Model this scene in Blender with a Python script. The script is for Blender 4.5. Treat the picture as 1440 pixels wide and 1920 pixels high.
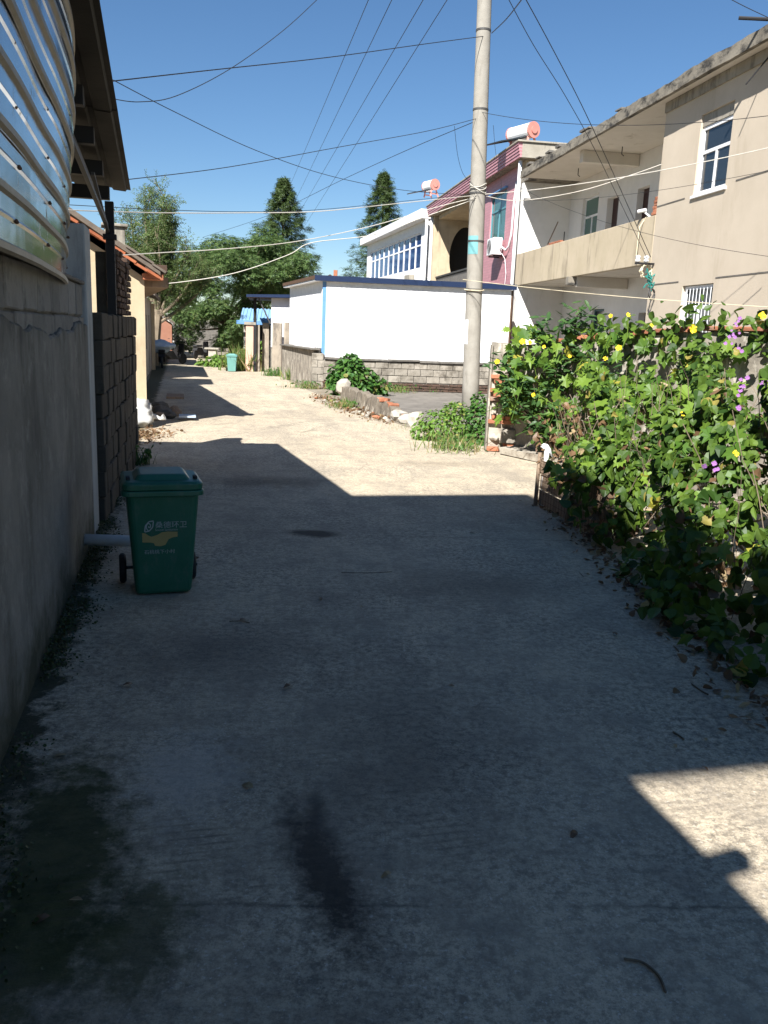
import bpy, bmesh, math, random
import numpy as np
from mathutils import Vector, Matrix, Euler
random.seed(7); rng = np.random.default_rng(7)
for o in list(bpy.data.objects): bpy.data.objects.remove(o, do_unlink=True)
scene = bpy.context.scene; COL = scene.collection
R = math.radians

# ---------------------------------------------------------------- camera, sky, sun, exposure
EYE = Vector((0, 0, 1.7)); PITCH = R(12.1); ROLL = R(2.3); FPX = 1560.0
fw = Vector((0, math.cos(PITCH), -math.sin(PITCH))); rt0 = Vector((1, 0, 0)); up0 = rt0.cross(fw)
rt = rt0*math.cos(ROLL) + up0*math.sin(ROLL); up = -rt0*math.sin(ROLL) + up0*math.cos(ROLL)
cam_d = bpy.data.cameras.new('camera'); cam = bpy.data.objects.new('camera', cam_d); COL.objects.link(cam)
cam_d.sensor_fit = 'VERTICAL'; cam_d.sensor_height = 36; cam_d.lens = FPX/1920*36
cam_d.clip_start = .05; cam_d.clip_end = 2000
m = Matrix.Identity(4)
for i in range(3): m[i][0] = rt[i]; m[i][1] = up[i]; m[i][2] = -fw[i]; m[i][3] = EYE[i]
cam.matrix_world = m; scene.camera = cam
SUN_DIR = Vector((.38, 1.05, -1)).normalized()
world = bpy.data.worlds.new('World'); scene.world = world; world.use_nodes = True
wn = world.node_tree; bg = wn.nodes['Background']
sky = wn.nodes.new('ShaderNodeTexSky'); sky.sky_type = 'NISHITA'; sky.sun_disc = False
sky.sun_elevation = math.asin(-SUN_DIR.z); sky.sun_rotation = math.atan2(-SUN_DIR.x, -SUN_DIR.y)
sky.air_density = 1.0; sky.dust_density = 0.; sky.ozone_density = 5.0; sky.altitude = 50
hs_ = wn.nodes.new('ShaderNodeHueSaturation'); hs_.inputs['Saturation'].default_value = 1.1
wn.links.new(sky.outputs[0], hs_.inputs['Color']); wn.links.new(hs_.outputs[0], bg.inputs[0]); bg.inputs[1].default_value = .049
sun_d = bpy.data.lights.new('sun', 'SUN'); sun_d.energy = 5.0; sun_d.angle = R(.53); sun_d.color = (1, .98, .95)
sun = bpy.data.objects.new('sun', sun_d); COL.objects.link(sun); sun.location = (-8, -20, 30)
sun.rotation_euler = SUN_DIR.to_track_quat('-Z', 'Y').to_euler()
vs = scene.view_settings; vs.view_transform = 'Standard'; vs.look = 'None'; vs.gamma = 1; vs.exposure = 1.25
vs.use_curve_mapping = False

# ---------------------------------------------------------------- measured places (metres)
def ray(x, y): return (fw + rt*((x-720)/FPX) - up*((y-960)/FPX)).normalized()
def gnd(x, y, z=0.): d = ray(x, y); return EYE + d*((z-EYE.z)/d.z)
def atY(x, y, Y): d = ray(x, y); return EYE + d*(Y/d.y)
AS = R(13.9); AH = R(9.0)
def rotw(a, x, y, z=0.): return Vector((x*math.cos(a)-y*math.sin(a), x*math.sin(a)+y*math.cos(a), z))
def S(v, u, z=0.): return rotw(AS, v, u, z)          # street frame: v across, u along
def Hf(x, y, z=0.): return rotw(AH, x, y, z)          # frame of the houses on the right
def plane_hit(px, py, a, axis, val):
    n = rotw(a, 1, 0) if axis == 'x' else rotw(a, 0, 1)
    d = ray(px, py); p = EYE + d*((val - EYE.dot(n))/d.dot(n))
    return Vector((p.x*math.cos(a)+p.y*math.sin(a), -p.x*math.sin(a)+p.y*math.cos(a), p.z))

# ---------------------------------------------------------------- materials
MATS = {}
def nodes(name, rough=.9, spec=.25):
    mt = bpy.data.materials.new(name); mt.use_nodes = True
    nt = mt.node_tree; b = nt.nodes['Principled BSDF']
    b.inputs['Roughness'].default_value = rough
    b.inputs['Specular IOR Level'].default_value = spec
    MATS[name] = mt
    return mt, nt, b
def nd(nt, kind, **kw):
    n = nt.nodes.new(kind)
    for k, v in kw.items():
        if k in n.inputs: n.inputs[k].default_value = v
        else: setattr(n, k, v)
    return n
def pos_node(nt, scale=(1, 1, 1), rotz=0.):
    g = nt.nodes.new('ShaderNodeNewGeometry'); mp = nt.nodes.new('ShaderNodeMapping')
    mp.inputs['Scale'].default_value = scale; mp.inputs['Rotation'].default_value = (0, 0, rotz)
    nt.links.new(g.outputs['Position'], mp.inputs['Vector']); return mp.outputs[0]
def noise(nt, vec, scale, detail=5, rough=.6):
    n = nt.nodes.new('ShaderNodeTexNoise'); n.inputs['Scale'].default_value = scale
    n.inputs['Detail'].default_value = detail; n.inputs['Roughness'].default_value = rough
    nt.links.new(vec, n.inputs['Vector']); return n.outputs[0]
def ramp(nt, fac, p0, p1, c0=(0, 0, 0, 1), c1=(1, 1, 1, 1)):
    r = nt.nodes.new('ShaderNodeValToRGB'); e = r.color_ramp.elements
    e[0].position = p0; e[1].position = p1; e[0].color = c0; e[1].color = c1
    nt.links.new(fac, r.inputs[0]); return r.outputs[0]
def mix(nt, fac, a, b):
    mx = nt.nodes.new('ShaderNodeMix'); mx.data_type = 'RGBA'
    for i, s in ((0, fac), (6, a), (7, b)):
        if isinstance(s, (int, float)): mx.inputs[i].default_value = s
        elif isinstance(s, tuple): mx.inputs[i].default_value = (*s[:3], 1)
        else: nt.links.new(s, mx.inputs[i])
    return mx.outputs[2]
def math_n(nt, op, a, b=None, c=None):
    mn = nt.nodes.new('ShaderNodeMath'); mn.operation = op
    for i, s in enumerate((a, b, c)):
        if s is None: continue
        if isinstance(s, (int, float)): mn.inputs[i].default_value = s
        else: nt.links.new(s, mn.inputs[i])
    return mn.outputs[0]
def bump(nt, bsdf, h, strength=.3, dist=.02):
    bp = nt.nodes.new('ShaderNodeBump'); bp.inputs['Strength'].default_value = strength
    bp.inputs['Distance'].default_value = dist
    nt.links.new(h, bp.inputs['Height']); nt.links.new(bp.outputs[0], bsdf.inputs['Normal'])
def surf(name, c1, c2, scale=3., rough=.9, dirt=None, dlo=.55, dhi=.75, dscale=(1, 1, 1), dnoise=2., bmp=.25, bscale=40., spec=.2, metal=0., isl=0.):
    """two tones of the same stuff, a dirt tone with its own shape, fine relief"""
    mt, nt, b = nodes(name, rough, spec)
    p = pos_node(nt)
    col = mix(nt, ramp(nt, noise(nt, p, scale, 6, .65), .35, .65), c1, c2)
    if isl:
        g = nt.nodes.new('ShaderNodeObjectInfo')
        k = math_n(nt, 'MULTIPLY_ADD', g.outputs['Random'], isl*2, 1-isl)
        h = nt.nodes.new('ShaderNodeHueSaturation'); nt.links.new(k, h.inputs['Value']); nt.links.new(col, h.inputs['Color']); col = h.outputs[0]
    if dirt:
        col = mix(nt, ramp(nt, noise(nt, pos_node(nt, dscale), dnoise, 7, .7), dlo, dhi), col, dirt)
    nt.links.new(col, b.inputs['Base Color']); b.inputs['Metallic'].default_value = metal
    bump(nt, b, noise(nt, p, bscale, 4, .7), bmp, .01)
    return mt
def plain(name, c, rough=.5, metal=0., spec=.4):
    return surf(name, c, tuple(x*.86 for x in c), 6., rough, bmp=.08, bscale=60, spec=spec, metal=metal)
def leafmat(name, c_lo, c_hi, old=None, oldp=.08, trans=.35):
    mt, nt, b = nodes(name, .48, .35)
    g = nt.nodes.new('ShaderNodeNewGeometry'); oi = nt.nodes.new('ShaderNodeObjectInfo')
    r = math_n(nt, 'FRACT', math_n(nt, 'ADD', g.outputs['Random Per Island'], oi.outputs['Random']))
    col = mix(nt, r, c_lo, c_hi)
    if old:
        r2 = math_n(nt, 'FRACT', math_n(nt, 'MULTIPLY', r, 37.7))
        col = mix(nt, math_n(nt, 'LESS_THAN', r2, oldp), col, old)
    nt.links.new(col, b.inputs['Base Color'])
    tr = nt.nodes.new('ShaderNodeBsdfTranslucent'); nt.links.new(col, tr.inputs[0])
    ms = nt.nodes.new('ShaderNodeMixShader'); ms.inputs[0].default_value = trans
    nt.links.new(b.outputs[0], ms.inputs[1]); nt.links.new(tr.outputs[0], ms.inputs[2])
    nt.links.new(ms.outputs[0], nt.nodes['Material Output'].inputs[0])
    return mt

def stain_mask(nt, vec, cx, cy, rx, ry, rot=0., soft=.5, ns=3., amp=.9):
    mp = nt.nodes.new('ShaderNodeMapping'); mp.vector_type = 'TEXTURE'
    mp.inputs['Location'].default_value = (cx, cy, 0); mp.inputs['Rotation'].default_value = (0, 0, rot)
    mp.inputs['Scale'].default_value = (rx, ry, 1); nt.links.new(vec, mp.inputs['Vector'])
    ln = nt.nodes.new('ShaderNodeVectorMath'); ln.operation = 'LENGTH'; nt.links.new(mp.outputs[0], ln.inputs[0])
    n = noise(nt, vec, ns, 7, .7)
    d = math_n(nt, 'ADD', ln.outputs['Value'], math_n(nt, 'MULTIPLY_ADD', n, amp*2, -amp))
    return ramp(nt, d, 1-soft, 1, (1, 1, 1, 1), (0, 0, 0, 1))

def make_road():
    mt, nt, b = nodes('road_concrete', .88, .2)
    p = pos_node(nt); s = pos_node(nt, (1, 1, 1), -AS)
    big = ramp(nt, noise(nt, p, .45, 5, .6), .3, .7)
    col = mix(nt, big, (.53, .435, .305), (.65, .55, .40))
    grain = math_n(nt, 'MULTIPLY_ADD', ramp(nt, noise(nt, p, .9, 4, .6), .38, .62), .55, .45)
    st = nt.nodes.new('ShaderNodeMapping'); st.inputs['Scale'].default_value = (1.6, .25, 1); nt.links.new(s, st.inputs['Vector'])
    # lengthwise traffic streaks, grey-brown blotches, and worn aggregate grain
    col = mix(nt, math_n(nt, 'MULTIPLY', ramp(nt, noise(nt, st.outputs[0], 1.3, 6, .65), .45, .7), .5), col, (.25, .22, .18))
    col = mix(nt, math_n(nt, 'MULTIPLY', ramp(nt, noise(nt, p, 7, 8, .75), .5, .66), .55), col, (.22, .20, .17))
    col = mix(nt, math_n(nt, 'MULTIPLY', ramp(nt, noise(nt, p, 26, 7, .8), .46, .58), math_n(nt, 'MULTIPLY', grain, .9)), col, (.17, .145, .11))
    col = mix(nt, math_n(nt, 'MULTIPLY', ramp(nt, noise(nt, p, 95, 4, .8), .50, .60), math_n(nt, 'MULTIPLY', grain, .6)), col, (.15, .13, .105))
    col = mix(nt, math_n(nt, 'MULTIPLY', ramp(nt, noise(nt, p, 60, 4, .7), .57, .66), .6), col, (.72, .66, .56))
    vo = nt.nodes.new('ShaderNodeTexVoronoi'); vo.feature = 'DISTANCE_TO_EDGE'; vo.inputs['Scale'].default_value = .23
    wob = nt.nodes.new('ShaderNodeVectorMath'); wob.operation = 'ADD'
    nz = nt.nodes.new('ShaderNodeTexNoise'); nz.inputs['Scale'].default_value = 2.2; nz.inputs['Detail'].default_value = 6
    sc = nt.nodes.new('ShaderNodeVectorMath'); sc.operation = 'SCALE'; sc.inputs['Scale'].default_value = .5
    nt.links.new(p, nz.inputs['Vector']); nt.links.new(nz.outputs[1], sc.inputs[0])
    nt.links.new(p, wob.inputs[0]); nt.links.new(sc.outputs[0], wob.inputs[1]); nt.links.new(wob.outputs[0], vo.inputs['Vector'])
    crack = ramp(nt, vo.outputs[0], .0, .002, (1, 1, 1, 1), (0, 0, 0, 1))
    cm = ramp(nt, noise(nt, p, .35, 2, .5), .52, .6)
    col = mix(nt, math_n(nt, 'MULTIPLY', math_n(nt, 'MULTIPLY', crack, cm), .55), col, (.12, .10, .085))
    # spilled oil, a damp algae patch near the wall and a pale worn rim, all in the slab itself
    def stain(cx, cy, rx, ry, rot, c, k=1., soft=.4, ns=6., amp=.5):
        nonlocal col
        col = mix(nt, math_n(nt, 'MULTIPLY', stain_mask(nt, p, cx, cy, rx, ry, rot, soft, ns, amp), k), col, c)
    col = mix(nt, math_n(nt, 'MULTIPLY', ramp(nt, noise(nt, p, 2.6, 8, .7), .48, .62), .5), col, (.27, .23, .18))
    # cast joints across the slab every few metres
    su = nt.nodes.new('ShaderNodeSeparateXYZ'); nt.links.new(p, su.inputs[0])
    ju = math_n(nt, 'ADD', math_n(nt, 'MULTIPLY', su.outputs[1], .97), math_n(nt, 'MULTIPLY_ADD', su.outputs[0], -.05, math_n(nt, 'MULTIPLY', noise(nt, p, 6, 5, .7), .05)))
    jd = math_n(nt, 'ABSOLUTE', math_n(nt, 'SUBTRACT', math_n(nt, 'MULTIPLY', math_n(nt, 'FRACT', math_n(nt, 'MULTIPLY', math_n(nt, 'ADD', ju, .12), 1/4.6)), 4.6), 2.3))
    jm = ramp(nt, jd, .0, .012, (1, 1, 1, 1), (0, 0, 0, 1))
    col = mix(nt, math_n(nt, 'MULTIPLY', math_n(nt, 'MULTIPLY', jm, ramp(nt, noise(nt, p, 1.7, 4, .6), .38, .6)), .7), col, (.09, .08, .065))
    stain(-.74, 2.95, .28, .42, R(12), (.52, .47, .40), .55, .7, 12, 1.1)
    alg = mix(nt, ramp(nt, noise(nt, p, 6, 6, .7), .4, .62), (.024, .036, .012), (.07, .075, .030))
    stain(-1.02, 2.45, .27, .75, R(16), alg, .93, .5, 9, 1.0)
    stain(-.98, 1.95, .30, .45, R(6), alg, .92, .5, 8, 1.1)
    stain(-.66, 2.05, .20, .34, R(8), alg, .8, .6, 11, 1.2)
    stain(-.15, 2.38, .125, .52, R(21), (.032, .028, .025), .9, .6, 18, .75)
    stain(-.20, 2.72, .05, .16, R(5), (.05, .045, .04), .8, .8, 16, .6)
    stain(-.59, 6.94, .28, .16, R(-8), (.05, .044, .038), .9, .5, 7, .5)
    stain(-1.35, 9.3, .9, .45, R(10), (.10, .085, .065), .6, .8, 4, .8)
    stain(.7, 11.2, .9, .35, R(10), (.22, .18, .13), .6, .9, 4, .8)
    stain(-.8, 4.2, .9, .6, R(20), (.15, .13, .105), .6, .9, 3, .8)
    stain(.1, 3.2, .7, 1.2, R(-10), (.14, .12, .095), .55, .9, 3, .8)
    stain(.6, 5.6, 1.0, .5, R(10), (.16, .14, .11), .55, .9, 3, .8)
    stain(-.6, 1.5, 1.2, .5, R(0), (.13, .115, .09), .6, .9, 3, .8)
    sep = nt.nodes.new('ShaderNodeSeparateXYZ'); nt.links.new(s, sep.inputs[0])
    edge = math_n(nt, 'SUBTRACT', noise(nt, p, 5, 8, .75), math_n(nt, 'MULTIPLY', math_n(nt, 'ADD', sep.outputs[0], .55), 1.6))
    near = ramp(nt, sep.outputs[1], .0, 1.0)
    col = mix(nt, math_n(nt, 'MULTIPLY', ramp(nt, edge, .50, .62), .92), col, (.035, .038, .02))
    # broom grooves across the slab
    wv = nt.nodes.new('ShaderNodeTexWave'); wv.bands_direction = 'Y'; wv.inputs['Scale'].default_value = 7.5
    wv.inputs['Distortion'].default_value = .8; wv.inputs['Detail'].default_value = 3; wv.inputs['Detail Scale'].default_value = 2
    rot = pos_node(nt, (1, 1, 1), R(-14)); nt.links.new(rot, wv.inputs['Vector'])
    gm = ramp(nt, noise(nt, p, 1.4, 4, .6), .45, .62)
    groove = math_n(nt, 'MULTIPLY', wv.outputs['Fac'], gm)
    lines = math_n(nt, 'MULTIPLY', ramp(nt, wv.outputs['Fac'], .05, .30, (1, 1, 1, 1), (0, 0, 0, 1)), ramp(nt, noise(nt, p, 1.1, 5, .65), .50, .64))
    zone = stain_mask(nt, p, -.30, 2.3, .8, 1.0, 0, .6, 2, .5)
    col = mix(nt, math_n(nt, 'MULTIPLY', math_n(nt, 'MULTIPLY', lines, zone), .75), col, (.08, .07, .055))
    col = mix(nt, math_n(nt, 'MULTIPLY', lines, .12), col, (.08, .07, .055))
    nt.links.new(col, b.inputs['Base Color'])
    h = math_n(nt, 'ADD', math_n(nt, 'MULTIPLY', groove, .35), math_n(nt, 'MULTIPLY', noise(nt, p, 70, 5, .8), 1.3))
    bump(nt, b, h, .55, .008)
    return mt
make_road()
surf('soil', (.20, .165, .12), (.30, .26, .20), 2, .95, (.10, .085, .06), .5, .7, dnoise=6, bmp=.6, bscale=25)
surf('yard_concrete', (.15, .135, .115), (.20, .18, .155), 1.2, .9, (.09, .08, .07), .5, .75, dnoise=2.5)
def plaster():
    mt, nt, b = nodes('plaster_grey', .92, .15); p = pos_node(nt)
    col = mix(nt, ramp(nt, noise(nt, p, 1.1, 7, .65), .35, .66), (.15, .14, .12), (.27, .25, .215))
    col = mix(nt, math_n(nt, 'MULTIPLY', ramp(nt, noise(nt, pos_node(nt, (1.5, 1.5, .42)), 1.5, 8, .72), .48, .70), .75), col, (.06, .056, .046))
    col = mix(nt, math_n(nt, 'MULTIPLY', ramp(nt, noise(nt, p, 5, 9, .78), .52, .66), .55), col, (.33, .31, .27))
    sz = nt.nodes.new('ShaderNodeSeparateXYZ'); nt.links.new(p, sz.inputs[0])
    damp = math_n(nt, 'SUBTRACT', noise(nt, p, 3.5, 7, .7), math_n(nt, 'MULTIPLY', sz.outputs[2], 1.1))
    col = mix(nt, math_n(nt, 'MULTIPLY', ramp(nt, damp, .18, .48), .85), col, (.05, .052, .03))
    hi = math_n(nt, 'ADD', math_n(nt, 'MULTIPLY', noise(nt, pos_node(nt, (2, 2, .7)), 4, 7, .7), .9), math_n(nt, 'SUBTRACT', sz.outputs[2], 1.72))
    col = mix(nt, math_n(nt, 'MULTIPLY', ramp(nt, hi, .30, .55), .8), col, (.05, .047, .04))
    nt.links.new(col, b.inputs['Base Color'])
    bump(nt, b, math_n(nt, 'ADD', noise(nt, p, 3, 5, .6), math_n(nt, 'MULTIPLY', noise(nt, p, 40, 5, .75), .35)), .5, .03)
plaster()
surf('pier_concrete', (.33, .34, .34), (.42, .42, .40), 2.5, .9, (.2, .2, .19), .55, .75, (3, 3, .5), 2)
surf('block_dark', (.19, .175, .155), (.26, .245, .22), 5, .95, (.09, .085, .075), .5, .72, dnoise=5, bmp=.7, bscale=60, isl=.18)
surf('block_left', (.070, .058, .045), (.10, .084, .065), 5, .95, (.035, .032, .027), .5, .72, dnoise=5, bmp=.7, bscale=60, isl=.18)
surf('mortar_dark', (.12, .11, .095), (.17, .155, .135), 8, .95, bmp=.6)
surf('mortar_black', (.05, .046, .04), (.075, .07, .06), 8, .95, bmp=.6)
surf('block_grey', (.24, .215, .175), (.31, .28, .235), 5, .95, (.11, .095, .075), .46, .68, dnoise=4, bmp=.6, bscale=60, isl=.14)
surf('mortar_grey', (.22, .20, .17), (.28, .255, .22), 8, .95, bmp=.5)
surf('brick_red', (.38, .155, .085), (.29, .11, .06), 8, .9, (.25, .19, .15), .55, .72, dnoise=7, bmp=.5, bscale=70, isl=.22)
surf('brick_dark', (.10, .06, .042), (.075, .05, .038), 8, .9, (.04, .036, .03), .5, .7, dnoise=7, bmp=.5, bscale=70, isl=.22)
surf('rubble', (.42, .38, .31), (.30, .26, .21), 6, .95, (.16, .13, .10), .5, .7, dnoise=6, bmp=.7, bscale=30)
surf('stone_pale', (.42, .39, .33), (.31, .28, .23), 6, .9, bmp=.5, bscale=30)
surf('old_render', (.30, .265, .215), (.16, .14, .115), 4, .95, (.46, .42, .35), .54, .62, (2, 2, .7), 3.5, .6, 30)
surf('ruin_render', (.20, .17, .13), (.11, .092, .072), 4, .95, (.34, .30, .24), .56, .64, (2, 2, .8), 4, .7, 25)
surf('coping_dark', (.10, .092, .08), (.17, .155, .135), 6, .95, bmp=.5)
surf('cream_render', (.40, .32, .205), (.47, .38, .255), 2.5, .9, (.33, .25, .16), .56, .75, (1.5, 1.5, .6), 1.5, .3, 25)
surf('tile_old', (.10, .085, .07), (.16, .13, .10), 5, .95, bmp=.5)
surf('tile_orange', (.36, .12, .055), (.27, .085, .04), 6, .85, bmp=.3, isl=.15)
surf('house_cream', (.475, .40, .305), (.525, .445, .345), .9, .92, (.39, .32, .235), .54, .80, (1.2, 1.2, .30), 1.0, .2, 35)
surf('parapet_cream', (.44, .365, .25), (.50, .415, .295), 1.6, .92, (.19, .155, .11), .52, .70, (2.2, 2.2, .3), 1.3, .25, 35)
surf('white_limewash', (.66, .64, .60), (.72, .70, .66), 2, .92, (.52, .49, .44), .58, .8, (2, 2, .4), 1.4, .15, 35)
surf('soffit_white', (.60, .55, .47), (.66, .61, .53), 2, .92, (.36, .31, .24), .60, .72, dnoise=1.4, bmp=.15)
surf('eave_mouldy', (.17, .15, .12), (.27, .24, .19), 2.6, .95, (.045, .042, .038), .48, .62, (1, 1, 2), 2.2, .5, 25)
surf('old_tan', (.40, .32, .215), (.47, .385, .265), 2, .92, (.25, .2, .14), .55, .75, (3, 3, .35), 1.4, .3, 30)
surf('pillar_old', (.34, .29, .225), (.25, .21, .165), 3, .95, (.11, .095, .08), .5, .7, (2, 2, .6), 2.4, .5, 30)
surf('pink_render', (.56, .34, .25), (.60, .385, .29), 3, .9, (.42, .27, .2), .56, .75, (2, 2, .5), 2)
surf('orange_render', (.28, .13, .085), (.32, .16, .105), 3, .9)
surf('grey_render', (.34, .31, .27), (.28, .255, .22), 2, .92, (.18, .165, .145), .52, .72, (2, 2, .5), 2)
surf('dirty_concrete', (.26, .235, .19), (.34, .31, .255), 2, .95, (.10, .09, .075), .5, .7, (2, 2, .5), 2.2, .4, 30)
surf('pole_concrete', (.245, .225, .19), (.30, .28, .24), 4, .9, (.17, .155, .13), .55, .75, (3, 3, .6), 3, .25, 50)
surf('wood_board', (.32, .235, .165), (.25, .18, .125), 4, .9, (.15, .11, .08), .5, .72, (6, 6, 1.2), 3, .5, 40)
surf('bark', (.19, .145, .10), (.12, .092, .066), 7, .95, bmp=.8, bscale=30)
surf('bark_pale', (.27, .215, .15), (.20, .155, .11), 6, .95, bmp=.7, bscale=30)
surf('dry_litter', (.40, .27, .15), (.25, .165, .095), 10, .95, isl=.3)
surf('white_sack', (.52, .51, .48), (.44, .43, .40), 5, .7, (.42, .40, .36), .6, .75, dnoise=5)
plain('white_panel', (.80, .80, .79), .45); plain('white_paint', (.78, .77, .75), .5); plain('pvc_white', (.74, .74, .73), .4)
plain('blue_trim', (.12, .27, .50), .5); plain('navy_trim', (.010, .022, .06), .4); plain('blue_sheet', (.22, .38, .55), .4)
plain('lime_paint', (.50, .62, .12), .6); plain('rust_dark', (.10, .055, .03), .8); plain('steel_dark', (.012, .011, .011), .7)
plain('steel_grey', (.06, .057, .053), .6); plain('black_rubber', (.015, .015, .016), .7); plain('wire_black', (.018, .018, .02), .6)
plain('wire_pale', (.62, .58, .50), .6); plain('rope_cream', (.60, .52, .36), .8); plain('frame_white', (.80, .80, .80), .4)
plain('frame_green', (.06, .13, .13), .5); plain('frame_teal', (.10, .26, .30), .5); plain('door_brown', (.055, .02, .014), .5)
plain('curtain_red', (.20, .02, .045), .8); plain('curtain_green', (.16, .34, .24), .8); plain('pink_cap', (.58, .235, .19), .5)
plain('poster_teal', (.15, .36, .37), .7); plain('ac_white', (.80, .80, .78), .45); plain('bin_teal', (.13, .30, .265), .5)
plain('ink_white', (.36, .40, .39), .8); plain('sticker_tan', (.36, .28, .11), .8); plain('dark_room', (.02, .018, .016), .9)
plain('net_teal', (.02, .2, .17), .7); plain('paper_white', (.75, .75, .74), .8); plain('tarp_blue', (.42, .50, .58), .6)
plain('insulator_white', (.75, .75, .76), .25); plain('petal_yellow', (.80, .56, .02), .6); plain('petal_purple', (.30, .13, .34), .6)
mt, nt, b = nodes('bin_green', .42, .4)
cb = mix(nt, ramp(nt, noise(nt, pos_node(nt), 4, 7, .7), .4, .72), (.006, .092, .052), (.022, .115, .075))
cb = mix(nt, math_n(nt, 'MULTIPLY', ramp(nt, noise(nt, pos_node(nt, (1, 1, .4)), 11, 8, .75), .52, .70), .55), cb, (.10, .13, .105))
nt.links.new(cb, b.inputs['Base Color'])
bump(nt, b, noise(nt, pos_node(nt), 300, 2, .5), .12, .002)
mt, nt, b = nodes('tin_glossy', .2, .6)
c = mix(nt, ramp(nt, noise(nt, pos_node(nt, (1, 1, 2)), 3, 6, .65), .4, .7), (.27, .28, .285), (.20, .205, .20))
dm = ramp(nt, noise(nt, pos_node(nt), 5, 8, .75), .60, .70)
nt.links.new(mix(nt, dm, c, (.10, .11, .05)), b.inputs['Base Color'])
b.inputs['Metallic'].default_value = .95
nt.links.new(mix(nt, dm, (.14, .14, .14), (.55, .55, .55)), b.inputs['Roughness'])
bump(nt, b, noise(nt, pos_node(nt), 2.2, 2, .5), .15, .03)
surf('tin_rib_reflection', (.22, .19, .135), (.16, .138, .095), 6, .5, (.14, .12, .06), .56, .70, dnoise=5, bmp=.1, spec=.4, metal=.25)  # tan base colour stands in for sunlit buildings reflected in the ribs
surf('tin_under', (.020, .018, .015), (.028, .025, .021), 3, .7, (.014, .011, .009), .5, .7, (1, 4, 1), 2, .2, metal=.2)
def tile_mat():
    mt, nt, b = nodes('pink_tile', .45, .35)
    br = nt.nodes.new('ShaderNodeTexBrick'); tc = nt.nodes.new('ShaderNodeTexCoord')
    mp = nt.nodes.new('ShaderNodeMapping'); mp.inputs['Rotation'].default_value = (0, R(90), R(90))
    sw = nt.nodes.new('ShaderNodeCombineXYZ'); sx = nt.nodes.new('ShaderNodeSeparateXYZ')
    nt.links.new(tc.outputs['Object'], sx.inputs[0]); nt.links.new(sx.outputs[1], sw.inputs[0]); nt.links.new(sx.outputs[2], sw.inputs[1])
    nt.links.new(sw.outputs[0], br.inputs['Vector'])
    br.inputs['Color1'].default_value = (.50, .245, .265, 1); br.inputs['Color2'].default_value = (.44, .205, .225, 1)
    br.inputs['Mortar'].default_value = (.33, .18, .19, 1); br.inputs['Scale'].default_value = 1
    br.inputs['Brick Width'].default_value = .24; br.inputs['Row Height'].default_value = .1; br.inputs['Mortar Size'].default_value = .006
    nt.links.new(br.outputs[0], b.inputs['Base Color'])
    bump(nt, b, br.outputs['Fac'], -.4, .01)
tile_mat()
def glassmat(name, c, rough=.08):
    mt, nt, b = nodes(name, rough, .8); b.inputs['Base Color'].default_value = (*c, 1)
    bump(nt, b, noise(nt, pos_node(nt), 1.5, 2, .5), .05, .02)
glassmat('glass_dark', (.02, .025, .03)); glassmat('glass_blue', (.02, .05, .16)); glassmat('glass_green', (.06, .14, .12))
leafmat('leaf_luffa', (.06, .135, .018), (.175, .27, .035), (.36, .33, .05), .03)
leafmat('leaf_bean', (.022, .058, .010), (.12, .195, .026), (.30, .25, .06), .03)
leafmat('leaf_dark', (.03, .075, .022), (.06, .12, .03), None, 0, .25)
leafmat('leaf_locust', (.05, .10, .028), (.13, .20, .06), (.17, .20, .06), .08)
leafmat('leaf_thin', (.075, .125, .035), (.14, .19, .06), (.20, .18, .08), .06)
leafmat('leaf_conifer', (.05, .085, .025), (.085, .125, .035), None, 0, .2)
leafmat('leaf_shrub', (.04, .115, .024), (.09, .19, .035), (.22, .22, .06), .04)
leafmat('leaf_lime', (.09, .19, .03), (.17, .27, .05), (.30, .30, .08), .05)
leafmat('leaf_moss', (.03, .042, .012), (.055, .075, .02), None, 0, .1)
leafmat('leaf_dead', (.22, .13, .065), (.12, .07, .038), (.32, .24, .13), .2, .2)
leafmat('grass_mix', (.10, .17, .035), (.20, .24, .07), (.34, .27, .13), .2)

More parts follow.
